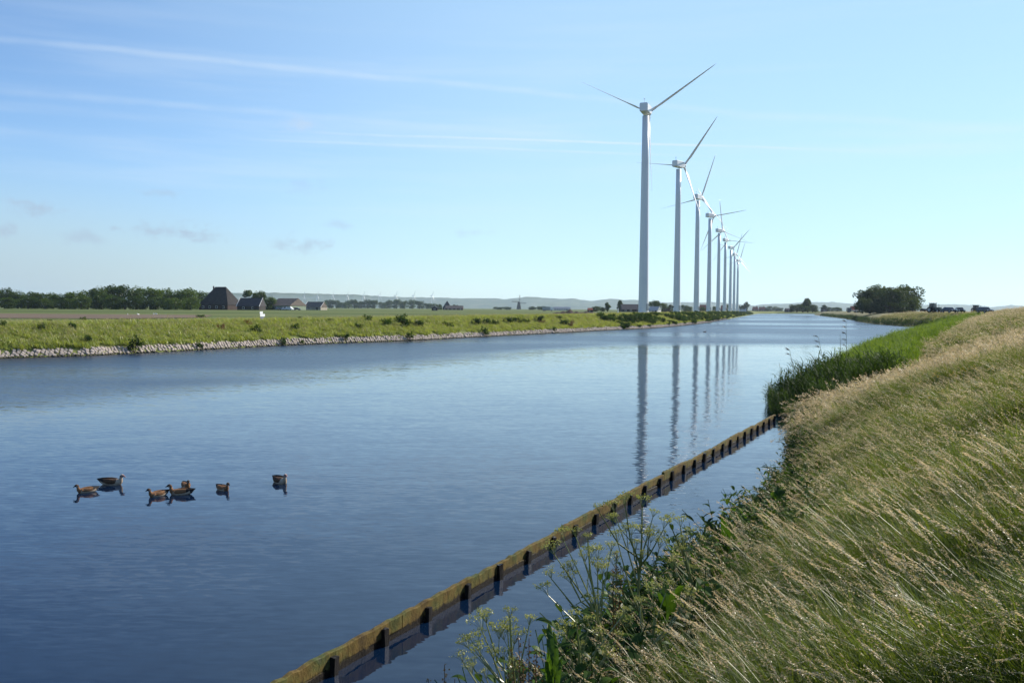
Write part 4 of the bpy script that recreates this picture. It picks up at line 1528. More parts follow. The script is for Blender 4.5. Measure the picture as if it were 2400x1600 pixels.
def tractor(label, px, d, rz):
    p = P(px, 729, d)
    g = max(float(zr(np.array([p.x]), np.array([p.y]))[0]), 3.85)
    o = thing('tractor', label, 'tractor', (p.x, p.y, g), rz, 'vehicles on the right bank')
    MB().box((0, -1.15, 1.15), (.8, 2.0, .75), 0, 0, .9).build('bonnet', M['tractor'], o)
    c = MB()
    for sx in (-1, 1):
        for sy in (-.15, 1.25):
            c.tube([(sx * .7, sy, 1.2), (sx * .62, sy * .95, 2.62)], .06, 5)
    cb = c.build('cab', M['dark'], o)
    MB().box((0, .55, 2.68), (1.6, 1.75, .16)).build('cab_roof', M['tractor'], cb)
    MB().box((0, .55, 1.95), (1.2, 1.3, 1.25), 0, 0, .93).build('cab_glass', M['glass'], cb)
    MB().box((0, .6, .95), (1.1, 1.9, .6)).build('chassis', M['dark'], o)
    big, small = wheel_mesh(.82, .5), wheel_mesh(.5, .36)
    for sx in (-1, 1):
        w_ = link('rear_wheel', big, o); w_.location = (sx * .95, .9, .82)
        w_ = link('front_wheel', small, o); w_.location = (sx * .75, -1.6, .5)
        MB().box((sx * .95, .85, 1.78), (.55, 1.3, .1)).build('mudguard', M['tractor'], o)
    MB().tube([(.3, -1.2, 1.5), (.3, -1.2, 2.6)], .06, 6).build('exhaust', M['dark'], o)
    return o


tractor('tractor with cab left of the dark blue car on the right bank', 2190, 258, R_(28))
tractor('tractor with tall cab beside the rightmost car on the right bank', 2290, 320, R_(20))

# white lorry on the far road
p = P(1283, 728, 700)
o = thing('lorry', 'white lorry driving across the far fields left of the pale building', 'lorry', (p.x, p.y, 2.46), 0)
MB().box((-.8, 0, 2.1), (6.2, 2.5, 2.5)).build('cargo_box', M['metal'], o)
cb = MB().box((3.4, 0, 1.9), (1.9, 2.4, 2.6), 0, 0, .92).build('cab', M['white'], o)
MB().box((4.3, 0, 2.5), (.2, 2.0, .8)).build('windscreen', M['glass'], cb)
MB().box((.2, 0, .75), (8, 1.2, .3)).build('chassis', M['dark'], o)
wm_ = wheel_mesh(.5, .3)
for x in (-3, -1.8, 3.2):
    for y in (-1.05, 1.05):
        w_ = link('wheel', wm_, o); w_.location = (x, y, .5); w_.rotation_euler = (0, 0, R_(90))

# red machine half behind the thicket
p = P(2000, 728, 470)
o = thing('red_lorry', 'red lorry half hidden behind the left edge of the thicket', 'lorry', (p.x, p.y, 3.3), R_(0))
MB().box((.8, 0, 2.3), (4.0, 2.4, 2.2)).build('cargo_box', M['truck_red'], o)
cb = MB().box((-2.4, 0, 1.6), (1.8, 2.3, 1.9), 0, 0, .9).build('cab', M['car_dark'], o)
MB().box((-2.9, -1.12, 2.0), (.9, .12, .7)).build('side_window', M['glass'], cb)
MB().box((-.2, 0, .8), (6.4, 1.2, .4)).build('chassis', M['dark'], o)
for x in (-2.3, 1.2, 2.2):
    for y in (-1.0, 1.0):
        w_ = link('wheel', wm_, o); w_.location = (x, y, .5); w_.rotation_euler = (0, 0, R_(90))

# digger arm and posts by the turbines
p = P(1564, 727, 300)
o = thing('digger', 'small brown digger with raised arm left of the second turbine', 'digger', (p.x, p.y, 2.95), R_(30))
MB().box((0, 0, .5), (1.4, 2.2, .55)).build('track', M['dark'], o)
MB().box((0, .1, 1.25), (1.3, 1.7, .9)).build('cab', M['tile_brown'], o)
MB().tube([(.3, -.6, 1.5), (.3, -1.4, 3.0), (.3, -2.4, 2.4)], [.14, .12, .1], 5).build('arm', M['tile_brown'], o)
MB().box((.3, -2.5, 2.2), (.5, .4, .4)).build('bucket', M['dark'], o)
p = P(1448.5, 732, 250)
o = thing('marker_post', 'slim white post on the bank left of the nearest turbine', 'post', (p.x, p.y, 2.9))
MB().tube([(0, 0, -.2), (0, 0, 1.5)], .15, 8).build('shaft', M['white'], o)
MB().tube([(0, 0, 1.5), (0, 0, 1.62)], [.15, .05], 8).build('cap', M['white'], o)
for px, hh, lb in ((1733, 2.3, 'white post left of the pale box beyond the last turbine'), (1748, 2.3, 'white post right of the pale box beyond the last turbine')):
    p = P(px, 731, 560)
    o = tag(MB().tube([(0, 0, 0), (0, 0, hh)], .25, 6).build('marker_post', M['white']), lb, 'post')
    o.location = (p.x, p.y, 3.2)
p = P(1741, 731, 570)
o = thing('cabinet', 'pale low service box between two white posts beyond the last turbine', 'cabinet', (p.x, p.y, 3.2))
MB().box((0, 0, .9), (3.0, 1.4, 1.5)).build('body', M['plaster'], o)
MB().box((0, 0, 1.7), (3.2, 1.6, .12)).build('lid', M['metal'], o)

# board on the far bank
p = P(614, 742, 108)
o = thing('canal_sign', 'white two-panel canal sign on a post on the far bank', 'sign', (p.x, p.y, 2.45), R_(64), sc=.85)
MB().tube([(0, .04, -.3), (0, .04, 1.35)], .035, 6).build('post', M['metal'], o)
MB().box((-.14, 0, 1.24), (.62, .03, .34)).build('upper_panel', M['sign_white'], o)
MB().box((.10, -.004, .88), (.98, .03, .36)).build('middle_panel', M['sign_white'], o)
MB().box((.04, 0, .52), (.78, .03, .26)).build('lower_panel', M['sign_grey'], o)
MB().box((.06, 0, .26), (.48, .03, .10)).build('number_plate', M['plaster'], o)

# yellow float on the stones
p = G(137, 830, .12)
o = thing('yellow_float', 'yellow float lying on the stones at the far waterline', 'float', (p.x, p.y, .25), .4)
MB().tube([(-.30, 0, 0), (-.26, 0, 0), (-.1, 0, .02), (.14, 0, .02), (.26, 0, 0), (.3, 0, 0)], [.06, .2, .27, .26, .18, .05], 12).build('body', M['buoy'], o, True)
MB().tube([(.28, 0, 0), (.40, 0, .03), (.46, 0, -.02)], .035, 6).build('eyelet', M['dark'], o)

# ------------------------------------------------------------------ timber breakwater
A, B = G(894, 1511), G(1773, 1009.5)
dirv = (B - A); LN = dirv.length
u = dirv.normalized()
sp = LN / 22
brk = thing('timber_breakwater', 'long low timber breakwater of mossy boards and dark posts in the water', 'breakwater', (A.x, A.y, 0), math.atan2(u.y, u.x))
# local +X runs along the fence, local -Y faces the near bank
for k in range(-4, 26):
    b = MB()
    hgt = .215 + random.gauss(0, .012)
    wd = .085
    nseg = 5
    vs = []
    for i in range(nseg + 1):
        z = -1.0 + (hgt + 1.0) * i / nseg
        for (sx, sy) in ((-1, -1), (1, -1), (1, 1), (-1, 1)):
            vs.append((sx * wd / 2 * random.uniform(.9, 1.08), sy * wd / 2 * random.uniform(.92, 1.06), z + (random.uniform(-.014, .014) if i == nseg else 0)))
    fs = [(0, 3, 2, 1), tuple(nseg * 4 + j for j in range(4))]
    for i in range(nseg):
        for j in range(4):
            j2 = (j + 1) % 4
            fs.append((i * 4 + j, i * 4 + j2, (i + 1) * 4 + j2, (i + 1) * 4 + j))
    b.add(vs, fs)
    o = b.build('post', M['post'], brk)
    o.location = (k * sp + random.gauss(0, .02), -.042, 0)
    o.rotation_euler = (random.gauss(.02, .04), random.gauss(0, .05), random.gauss(0, .15))


def plank(x0, x1, z0, z1, th, seed, rag, yoff):
    r = random.Random(seed)
    n = max(int((x1 - x0) / .12), 4)
    b = MB()
    vs = []
    dz0, dz1 = r.gauss(0, .016), r.gauss(0, .016)
    for i in range(n + 1):
        t = i / n
        x = x0 + (x1 - x0) * t
        top = z1 + dz0 * (1 - t) + dz1 * t + r.gauss(0, rag) - (r.random() < .05) * rag * 2.5
        bow = .012 * math.sin(math.pi * t) + r.gauss(0, .002)
        e_ = min(rag * 1.5, .012)
        vs += [(x, -th / 2 + bow, z0), (x, -th / 2 + bow, top - e_), (x, -th / 2 + bow + .010, top), (x, th / 2 + bow - .010, top + r.gauss(0, rag * .4)), (x, th / 2 + bow, top - e_), (x, th / 2 + bow, z0)]
    fs = []
    for i in range(n):
        a = i * 6
        for j in range(6):
            j2 = (j + 1) % 6
            fs.append((a + j, a + 6 + j, a + 6 + j2, a + j2))
    fs += [tuple(range(6)), tuple(n * 6 + j for j in range(5, -1, -1))]
    b.add(vs, fs)
    o = b.build('plank', M['plank'], brk)
    o.location = (0, yoff, 0)


x = -4.6 * sp
k = 0
while x < 24.9 * sp:
    ln = sp * random.choice((2, 2, 3))
    x1 = min(x + ln, 25.3 * sp)
    plank(x + .006, x1 - .006,   .095, .250 + random.gauss(0, .009), .07, 50 + k, .007, random.gauss(0, .004))
    x = x1
    k += 1
x = -4.1 * sp
while x < 24.9 * sp:
    x1 = min(x + sp * random.choice((2, 3, 3)), 25.3 * sp)
    plank(x + .006, x1 - .006, -.30, .090, .065, 150 + k, .004, .004 + random.gauss(0, .003))
    x = x1
    k += 1


# ------------------------------------------------------------------ geese
def goose(name, label, px, py, L, heading, adult, group):
    """body lofted from tail to bill as one skin; heading = direction faced, radians from +X"""
    p = G(px, py)
    # station: x, z, half width y, half height, (in units of body length 1)
    if adult:
        st = [(-.56, .15, .012, .008), (-.50, .14, .05, .02), (-.40, .11, .10, .065), (-.25, .075, .155, .12), (-.05, .06, .18, .15), (.12, .065, .17, .15), (.24, .09, .135, .135), (.315, .15, .085, .095), (.335, .22, .058, .062), (.34, .255, .052, .055), (.35, .30, .058, .062), (.385, .33, .060, .062), (.425, .328, .050, .048), (.455, .313, .030, .027), (.50, .296, .022, .016), (.525, .29, .008, .006)]
    else:
        st = [(-.56, .20, .012, .01), (-.50, .175, .06, .04), (-.40, .12, .12, .09), (-.25, .075, .165, .125), (-.05, .06, .19, .15), (.12, .065, .18, .15), (.24, .09, .14, .135), (.315, .15, .09, .09), (.335, .23, .062, .062), (.345, .27, .058, .058), (.36, .315, .072, .070), (.40, .345, .072, .068), (.445, .338, .058, .05), (.475, .32, .034, .028), (.525, .30, .024, .016), (.55, .292, .008, .006)]
    n, sg = len(st), 14
    C_ = [Vector((s[0], 0, s[1])) for s in st]
    vs = []
    tan = []
    for i in range(n):
        t = (C_[min(i + 1, n - 1)] - C_[max(i - 1, 0)]).normalized()
        tan.append(t)
    for i, s in enumerate(st):
        t = tan[i]
        nn = Vector((-t.z, 0, t.x))
        for k in range(sg):
            a = 2 * math.pi * k / sg
            vs.append((C_[i] + nn * (s[3] * math.sin(a)) + Vector((0, 1, 0)) * (s[2] * math.cos(a))) * L)
    fs, mi = [], []
    b = MB()
    for i in range(n - 1):
        for k in range(sg):
            k2 = (k + 1) % sg
            a = 2 * math.pi * (k + .5) / sg
            up = math.sin(a)
            if adult:
                if i < 2: m = 1
                elif i < 6: m = 0 if up > .35 else 2
                elif i < 7: m = 2
                elif i < 9: m = 2
                elif i < 12: m = 3 if not (i == 10 and abs(up) < .55) else 0
                else: m = 5
            else:
                if i < 2: m = 1
                elif i < 6: m = 4 if up > .3 else 2
                elif i < 9: m = 4
                elif i < 12: m = 0 if up > -.1 else 3
                else: m = 1
            b.add([], [])
            fs.append((i * sg + k, i * sg + k2, (i + 1) * sg + k2, (i + 1) * sg + k))
            mi.append(m)
    b.v = [tuple(v) for v in vs]
    b.f = fs + [tuple(range(sg - 1, -1, -1)), tuple((n - 1) * sg + k for k in range(sg))]
    b.m = mi + [1, 5 if adult else 1]
    o = thing(name, label, 'goose', (p.x, p.y, -.0), heading, group)
    o_b = b.build('body', [M['g_brown'], M['g_dark'], M['g_pale'], M['g_face'], M['g_rust'], M['g_bill']], o, True)
    # folded wings
    for s_ in (-1, 1):
        w = MB()
        wst = [(.20, .115, .03, .05), (.10, .13, .035, .085), (-.08, .14, .035, .095), (-.26, .16, .03, .075), (-.42, .185, .022, .045), (-.58, .215 if not adult else .19, .006, .01)]
        wv_ = []
        for (x, z, hw, hh) in wst:
            yy = np.interp(x, [-.6, -.4, -.25, -.05, .12, .24], [.02, .075, .135, .165, .155, .12])
            for k in range(8):
                a = 2 * math.pi * k / 8
                wv_.append(Vector((x, s_ * (yy + hw * math.cos(a) - hh * .18 * math.sin(a)), z + hh * math.sin(a))) * L)
        wf, wmi = [], []
        for i in range(len(wst) - 1):
            for k in range(8):
                k2 = (k + 1) % 8
                f = (i * 8 + k, i * 8 + k2, (i + 1) * 8 + k2, (i + 1) * 8 + k)
                w.add([], [])
                wf.append(f); wmi.append(1 if i >= 3 else 0)
        w.v = [tuple(q) for q in wv_]; w.f = wf + [tuple(range(8))]; w.m = wmi + [0]
        w.build('wing', [M['g_brown'] if adult else M['g_rust'], M['g_dark']], o, True)
        e_ = MB().tube([(.415 * L if not adult else .405 * L, s_ * .053 * L if adult else s_ * .066 * L, .345 * L), (.417 * L if not adult else .407 * L, s_ * .063 * L if adult else s_ * .076 * L, .345 * L)], .011 * L, 8)
        e_.build('eye', M['g_dark'], o)
    return o


GG = 'family of geese on the canal'
goose('goose', 'adult goose with pale face and brown back, leftmost of the two adults', 263, 1135, .66, R_(-8), True, GG)
goose('goose', 'adult goose swimming alone at the right of the family', 657, 1131, .66, R_(-48), True, GG)
goose('gosling', 'rusty gosling facing left, leftmost bird of the family', 202, 1153, .50, R_(218), False, GG)
goose('gosling', 'gosling facing left, just left of the bunched pair', 369, 1162, .50, R_(228), False, GG)
goose('gosling', 'gosling facing left, front bird of the bunched pair', 422, 1158, .58, R_(186), False, GG)
goose('gosling', 'gosling facing right, partly hidden behind the bunched pair front bird', 436, 1141, .48, R_(-55), False, GG)
goose('gosling', 'gosling facing right, alone between the pair and the lone adult', 523, 1148, .50, R_(-40), False, GG)
goose('waterbird', 'tiny dark bird far out on the water right of the turbine reflections', 1652, 778.5, .7, R_(20), False, None)
gl = MB()
gl.tube([(-.3, 0, .2), (-.15, 0, .22), (.05, 0, .22), (.16, 0, .27), (.2, 0, .36), (.26, 0, .38), (.36, 0, .36)], [.02, .09, .12, .08, .055, .055, .01], 10)
gl.tube([(0, .03, .14), (0, .03, 0)], .012, 4); gl.tube([(0, -.03, .14), (0, -.03, 0)], .012, 4)
ME_GULL = gl.mesh('gull', [M['gull']], True)
for i, (px, py) in enumerate([(299, 739.3), (324, 739.3), (360, 738.3), (366, 738.0)]):
    p = G(px, py, 2.53)
    o = link('gull', ME_GULL)
    o.location = (p.x, p.y, 2.53)
    o.rotation_euler = (0, 0, random.uniform(0, 6))
    o.scale = (.9, .9, .9)
    tag(o, f'white gull standing on the ploughed field, {ORD[i]} from the left of four', 'gull', 'gulls on the ploughed field')


# ------------------------------------------------------------------ weeds and shrubs on the far bank
def weed_mesh(seed, n, spread, h, leaf, mat):
    r = np.random.default_rng(seed)
    lob = []
    for i in range(9):
        a, q = r.uniform(0, 6.28), spread * math.sqrt(r.random()) * .7
        lob.append((q * math.cos(a), q * math.sin(a), h * r.uniform(.25, .75), spread * .33, spread * .33, h * .28))
    q, f = leaf_cloud(seed, lob, n, leaf, inner=.1)
    return np_mesh('foliage', q, f, [mat])


WM = {('g', i): weed_mesh(200 + i, 420, 1.0, 1.0, .17, M['weed']) for i in range(3)}
WM.update({('r', i): weed_mesh(220 + i, 260, 1.0, 1.0, .15, M['weed_red']) for i in range(2)})
sb_ = MB()
for i in range(7):
    a = i * 2.4
    sb_.tube([(0, 0, -.05), (.3 * math.cos(a), .3 * math.sin(a), .45), (.55 * math.cos(a), .55 * math.sin(a), .85)], [.02, .014, .006], 4)
ME_STEM = sb_.mesh('stem', [M['bark']])


def left_hit(px, py):
    """ground point of the far bank seen at a photo pixel"""
    d = ray(px, py)
    best = None
    for t in np.geomspace(40, 900, 900):
        q = EYE + d * t
        dd = np.hypot(pl[:, 0] - q.x, pl[:, 1] - q.y)
        i = int(np.argmin(dd))
        s = (q.x - pl[i, 0]) * nl[i, 0] + (q.y - pl[i, 1]) * nl[i, 1]
        if s < 0:
            continue
        if s > 25:
            z = 2.48
        else:
            z = float(left_z(np.array([s]), np.array([q.y]))[0])
        if q.z <= z:
            return q.x, q.y, z
    return q.x, q.y, z


WEEDS = [(95, 778, 20, 22, 'g'), (172, 780, 24, 24, 'g'), (205, 804, 22, 22, 'g'), (600, 782, 28, 22, 'g'), (665, 806, 16, 14, 'g'), (470, 744, 26, 8, 'g'), (690, 776, 26, 18, 'g'), (118, 758, 14, 12, 'g'), (8, 770, 20, 20, 'g'), (195, 752, 18, 10, 'g'), (702, 749, 14, 8, 'g'), (775, 752, 18, 8, 'g'), (865, 753, 30, 16, 'g'), (842, 775, 24, 16, 'g'),
         (905, 764, 34, 20, 'g'), (938, 758, 36, 22, 'g'), (950, 770, 40, 24, 'g'), (978, 766, 34, 18, 'g'), (1050, 768, 30, 14, 'g'), (1115, 764, 28, 18, 'g'), (1138, 762, 30, 18, 'g'), (1160, 764, 22, 16, 'g'), (1190, 760, 28, 16, 'g'), (1212, 758, 30, 16, 'g'), (1232, 760, 22, 14, 'g'), (1262, 757, 30, 16, 'g'), (1322, 764, 30, 16, 'g'), (1308, 748, 20, 9, 'g')]
for i, (px, py, w, h, k) in enumerate(WEEDS):
    x, y, z = left_hit(px, py)
    d = y
    o = thing('weed_clump', f'dark leafy weed clump in the grass of the far bank, {ORD[i]} in list from the left' if False else f'dark leafy weed clump in the far bank grass, {ORD[sorted(q[0] for q in WEEDS).index(px)]} from the left', 'weed', (x, y, z - .05), random.uniform(0, 6), 'dark weed clumps in the far bank grass', (w * d / FPX / 1.7, w * d / FPX / 1.7, h * d / FPX * 1.15))
    link('stem', ME_STEM, o)
    link('foliage', WM[('g', i % 3)], o)
for i, (px, py, w, h, lb) in enumerate([(520, 776, 22, 18, 'rusty red dock clump in the far bank grass left of the canal sign'), (582, 764, 22, 16, 'rusty red dock clump in the far bank grass just below the canal sign'), (1268, 760, 22, 12, 'reddish weed clump in the far bank grass, rightmost reddish one'), (1337, 766, 26, 14, 'reddish weed clump where the stones end on the far bank')]):
    x, y, z = left_hit(px, py)
    o = thing('weed_clump', lb, 'weed', (x, y, z - .05), i, 'reddish weed clumps on the far bank', (w * y / FPX / 1.7, w * y / FPX / 1.7, h * y / FPX * 1.15))
    link('stem', ME_STEM, o)
    link('foliage', WM[('r', i % 2)], o)
SHR = [(315, 829, 34, 42, 'tall dark shrub growing among the stones at the far waterline, leftmost'), (468, 820, 26, 14, 'low green tuft on the stones right of the leftmost shrub'), (662, 812, 20, 16, 'small dark shrub on the stones, left of a pair'), (706, 808, 14, 11, 'smallest dark shrub on the stones, right of a pair'), (810, 803, 20, 18, 'dark shrub on the stones below the farm sheds'), (960, 799, 20, 22, 'dark shrub on the stones below the distant tree belt'), (1138, 790, 22, 22, 'dark shrub on the stones left of the windmill'), (1300, 781, 12, 12, 'small dark shrub near the right end of the stones')]
for i, (px, py, w, h, lb) in enumerate(SHR):
    x, y, z = left_hit(px, py - 2)
    o = thing('waterside_shrub', lb, 'shrub', (x, y, z - .05), i * 1.3, 'shrubs among the far bank stones', (w * y / FPX / 1.7, w * y / FPX / 1.7, h * y / FPX * 1.12))
    link('stem', ME_STEM, o)
    link('foliage', WM[('g', i % 3)], o)
# thicket along the farther reach
thk = [proto('thicket', weed_mesh(300 + i, 420, 1.0, 1.0, .2, M['weed'])) for i in range(4)]
n = 900
aL = np.interp(185, pl[:, 1], arc); aH = np.interp(900, pl[:, 1], arc)
a = aL + (aH - aL) * rng.random(n) ** 1.6
s = rng.uniform(.4, 6.5, n)
k = (vnoise(a, s * 3, 30, 22) + rng.normal(0, .4, n)) > -.35
a, s = a[k], s[k]
x = np.interp(a, arc, pl[:, 0]) + np.interp(a, arc, nl[:, 0]) * s
y = np.interp(a, arc, pl[:, 1]) + np.interp(a, arc, nl[:, 1]) * s
scatter('bank_thicket', np.column_stack([x, y, left_z(s, y) - .1]), np.column_stack([np.zeros(len(a)), np.zeros(len(a)), rng.uniform(0, 6, len(a))]), rng.uniform(.7, 1.5, len(a)), rng.integers(0, 4, len(a)), thk)


# ------------------------------------------------------------------ reeds
def reed_mesh(seed, nst, rad, h, mats, wl_=.022, nleaf=8, lean=.16):
    r = random.Random(seed)
    b = MB()
    for i in range(nst):
        a, q = r.uniform(0, 6.28), rad * math.sqrt(r.random())
        hh = h * r.uniform(.72, 1.1)
        az = WIND + r.gauss(0, 1.0)
        pts = bent((q * math.cos(a), q * math.sin(a), -.1), hh, az, r.uniform(.02, lean), r.uniform(.02, .3), 5)
        sa = r.uniform(0, 3.14)
        ribbon(b, pts, [.009] * 6, Vector((math.cos(sa), math.sin(sa), 0)), 0)
        for k in range(nleaf):
            f = .25 + .75 * (k + r.random()) / nleaf
            x = f * 5
            j = min(int(x), 4)
            c = pts[j].lerp(pts[j + 1], x - j)
            la = WIND + r.gauss(0, 1.1)
            lp = bent(c, r.uniform(.28, .5), la, r.uniform(.25, .8), r.uniform(.4, 1.4), 3)
            sd_ = Vector((-math.sin(la), math.cos(la), 0))
            w = wl_ * r.uniform(.7, 1.2)
            ribbon(b, lp, [w * .7, w, w * .7], (sd_ + Vector((0, 0, r.gauss(0, .3)))).normalized(), 0)
    return b.mesh('reed', mats)


rd = [proto('reed', reed_mesh(400 + i, 6, .24, 1.45, [M['reed_shade']], .034, 9, .30)) for i in range(4)]
rl = [proto('reed', reed_mesh(420 + i, 16, .5, 1.75, [M['reed']], .035, 6, .2)) for i in range(4)]
# clump in the shaded leaf colour by the breakwater end, then the belt in the lit one
X, Y = rng.uniform(8, 120, 90000), rng.uniform(33, 240, 90000)
S = rs(X, Y)
w = reed_w(X, Y)
k = (S > -.7) & (S < w)
X, Y, S = X[k], Y[k], S[k]
near_ = (Y < 51)
keep = np.ones(len(X), bool)
keep &= ~(Y > 110) | (rng.random(len(X)) < .6)
X, Y, S, near_ = X[keep], Y[keep], S[keep], near_[keep]
# more stems in the near clump
xe, ye = rng.uniform(9, 24, 9000), rng.uniform(35.5, 54, 9000)
se = rs(xe, ye)
ke = (se > -.6) & (se < reed_w(xe, ye))
X, Y, S = np.concatenate([X, xe[ke]]), np.concatenate([Y, ye[ke]]), np.concatenate([S, se[ke]])
k2 = (rng.random(len(X)) < .55 + .5 * vnoise(X, Y, 2.6, 61)) | (S > .8)
X, Y, S = X[k2], Y[k2], S[k2]
isn = Y + rng.normal(0, 1.6, len(Y)) < 45.5
Z = np.maximum(zr(X, Y, S), -.2)
scl = np.where(isn, np.interp(Y, [35, 38, 44, 52], [.3, .60, .86, .9]), np.interp(Y, [48, 60, 120], [.64, .68, .75])) * np.where(isn, np.clip(rng.normal(.92, .27, len(Y)), .4, 1.6), np.clip(rng.normal(.95, .15, len(Y)), .5, 1.3)) * (1 + .14 * vnoise(X, Y, 3.3, 62)) * np.interp(S, [-.7, 1, 7, 11], [.8, 1, .95, .7])
idx = np.where(isn, rng.integers(0, 4, len(Y)), rng.integers(4, 8, len(Y)))
scatter('reed_bed', np.column_stack([X, Y, Z]), np.column_stack([rng.normal(0, .06, len(X)), rng.normal(0, .06, len(X)), rng.uniform(-.6, .6, len(X))]), scl, idx, rd + rl)
print('reeds', len(X))


fa = np.array([p for p in RSH if 236 < p[1] < 760])  # dark reeds added along the shore to imitate the shade under its undercut edge
fl_ = np.concatenate([[0], np.cumsum(np.linalg.norm(np.diff(fa, axis=0), axis=1))])
n = 1500
a = fl_[-1] * rng.random(n) ** 1.4
fx, fy = np.interp(a, fl_, fa[:, 0]) + rng.uniform(-.5, 1.6, n), np.interp(a, fl_, fa[:, 1]) + rng.uniform(-.5, .5, n)
fz = np.maximum(zr(fx, fy), -.1)
scatter('shade_fringe', np.column_stack([fx, fy, fz]), np.column_stack([np.zeros(n), np.zeros(n), rng.uniform(0, 6, n)]), rng.uniform(.6, 1.1, n), rng.integers(0, 4, n), rd)


def reed_stalk(label, top, base_d, plume, foot_px):
    """single tall stalk standing above the clump: top and foot given in the photo, at distance base_d"""
    t = P(top[0], top[1], base_d)
    f = P(foot_px, 900, base_d)
    g = float(max(zr(np.array([f.x]), np.array([base_d]))[0], -.1))
    o = thing('reed_stalk', label, 'reed', (f.x, base_d, g), 0, 'tall reed stalks above the dark reed clump')
    L = Vector((t.x - f.x, 0, t.z - g))
    mid = L * .5 + Vector((-L.x * .18, 0, 0))
    MB().tube([(0, 0, 0), mid * .55, mid, L * .78 + Vector((-L.x * .1, 0, 0)), L], [.014, .013, .012, .010, .007], 5).build('stem', M['stalk'], o)
    for k in range(3):
        la = WIND + random.gauss(0, .5)
        b = MB()
        lp = bent(L * (.35 + .17 * k), random.uniform(.3, .5), la, .4, 1.1, 4)
        ribbon(b, lp, [.014, .02, .016, .01], Vector((-math.sin(la), math.cos(la), .2)).normalized(), 0)
        b.build('leaf', M['reed_shade'], o)
    if plume:
        b = MB()
        for j in range(plume):
            st_ = L * (1 - .09 * j)
            for q in range(16):
                a = WIND + random.gauss(0, .35)
                lp = bent(st_, random.uniform(.16, .34), a, random.uniform(.7, 1.2), random.uniform(.3, .9), 3)
                ribbon(b, lp, [.012, .018, .012], Vector((random.gauss(0, .5), random.gauss(0, 1), random.gauss(0, .6))).normalized(), 0)
        b.build('plume', M['plume'], o)
    return o


reed_stalk('tallest reed stalk with two drooping plumes, rightmost of the three plumed ones', (1983, 754), 44, 5, 1984)
reed_stalk('tall reed stalk with a single drooping plume, middle of the three plumed ones', (1918, 790), 42.5, 3, 1937)
reed_stalk('reed stalk with a small nodding plume, leftmost of the three plumed ones', (1851, 821), 40.5, 2, 1866)
reed_stalk('bare straight reed stalk close left of the tallest plumed reed', (1969, 784), 43.6, 0, 1971)
reed_stalk('thin bare reed stalk at the left edge of the clump over water', (1826, 850), 39.8, 0, 1840)


# ------------------------------------------------------------------ foreground plants
def gz(x, y):
    return float(zr(np.array([x]), np.array([y]))[0])


def umbel(b, c, d, size, r):
    """compound umbel: rays ending in little heads"""
    d = d.normalized()
    e1 = d.cross(Vector((.3, .9, .2))).normalized()
    e2 = d.cross(e1)
    nr_ = r.randint(9, 13)
    for k in range(nr_):
        a = 6.283 * k / nr_ + r.gauss(0, .2)
        q = r.uniform(.35, 1.0)
        tip = c + d * size * r.uniform(.65, .85) + (e1 * math.cos(a) + e2 * math.sin(a)) * size * .62 * q
        b.tube([c, c.lerp(tip, .5) + d * size * .06, tip], .0011, 3, 1, False)
        for j in range(12):
            off = Vector((r.gauss(0, 1), r.gauss(0, 1), r.gauss(0, .7))) * size * .10
            cc = tip + off
            n_ = Vector((r.gauss(0, 1), r.gauss(0, 1), r.gauss(0, 1))).normalized()
            u_ = n_.cross(Vector((r.gauss(0, 1), r.gauss(0, 1), r.gauss(0, 1)))).normalized()
            v_ = n_.cross(u_)
            s_ = size * r.uniform(.04, .075)
            b.add([cc - u_ * s_, cc + v_ * s_ * .7, cc + u_ * s_, cc - v_ * s_ * .7], [(0, 1, 2, 3)], 0)


def big_leaf(b, c, az, L, w, lean, curl, mi=0, wav=.0, rr=None):
    """broad leaf with a folded midrib"""
    pts = bent(c, L, az, lean, curl, 7)
    sd_ = Vector((-math.sin(az), math.cos(az), 0))
    vs = []
    n = len(pts)
    for i, p in enumerate(pts):
        t = i / (n - 1)
        hw = w * .5 * max(math.sin(math.pi * min(t * .93 + .07, 1)) ** .7, .03)
        fold = Vector((0, 0, 1)) * hw * .35 + Vector((0, 0, wav * math.sin(i * 2.2)))
        vs += [p - sd_ * hw + fold, p, p + sd_ * hw + fold * .9]
    fs = []
    for i in range(n - 1):
        a = i * 3
        fs += [(a, a + 1, a + 4, a + 3), (a + 1, a + 2, a + 5, a + 4)]
    b.add(vs, fs, mi)


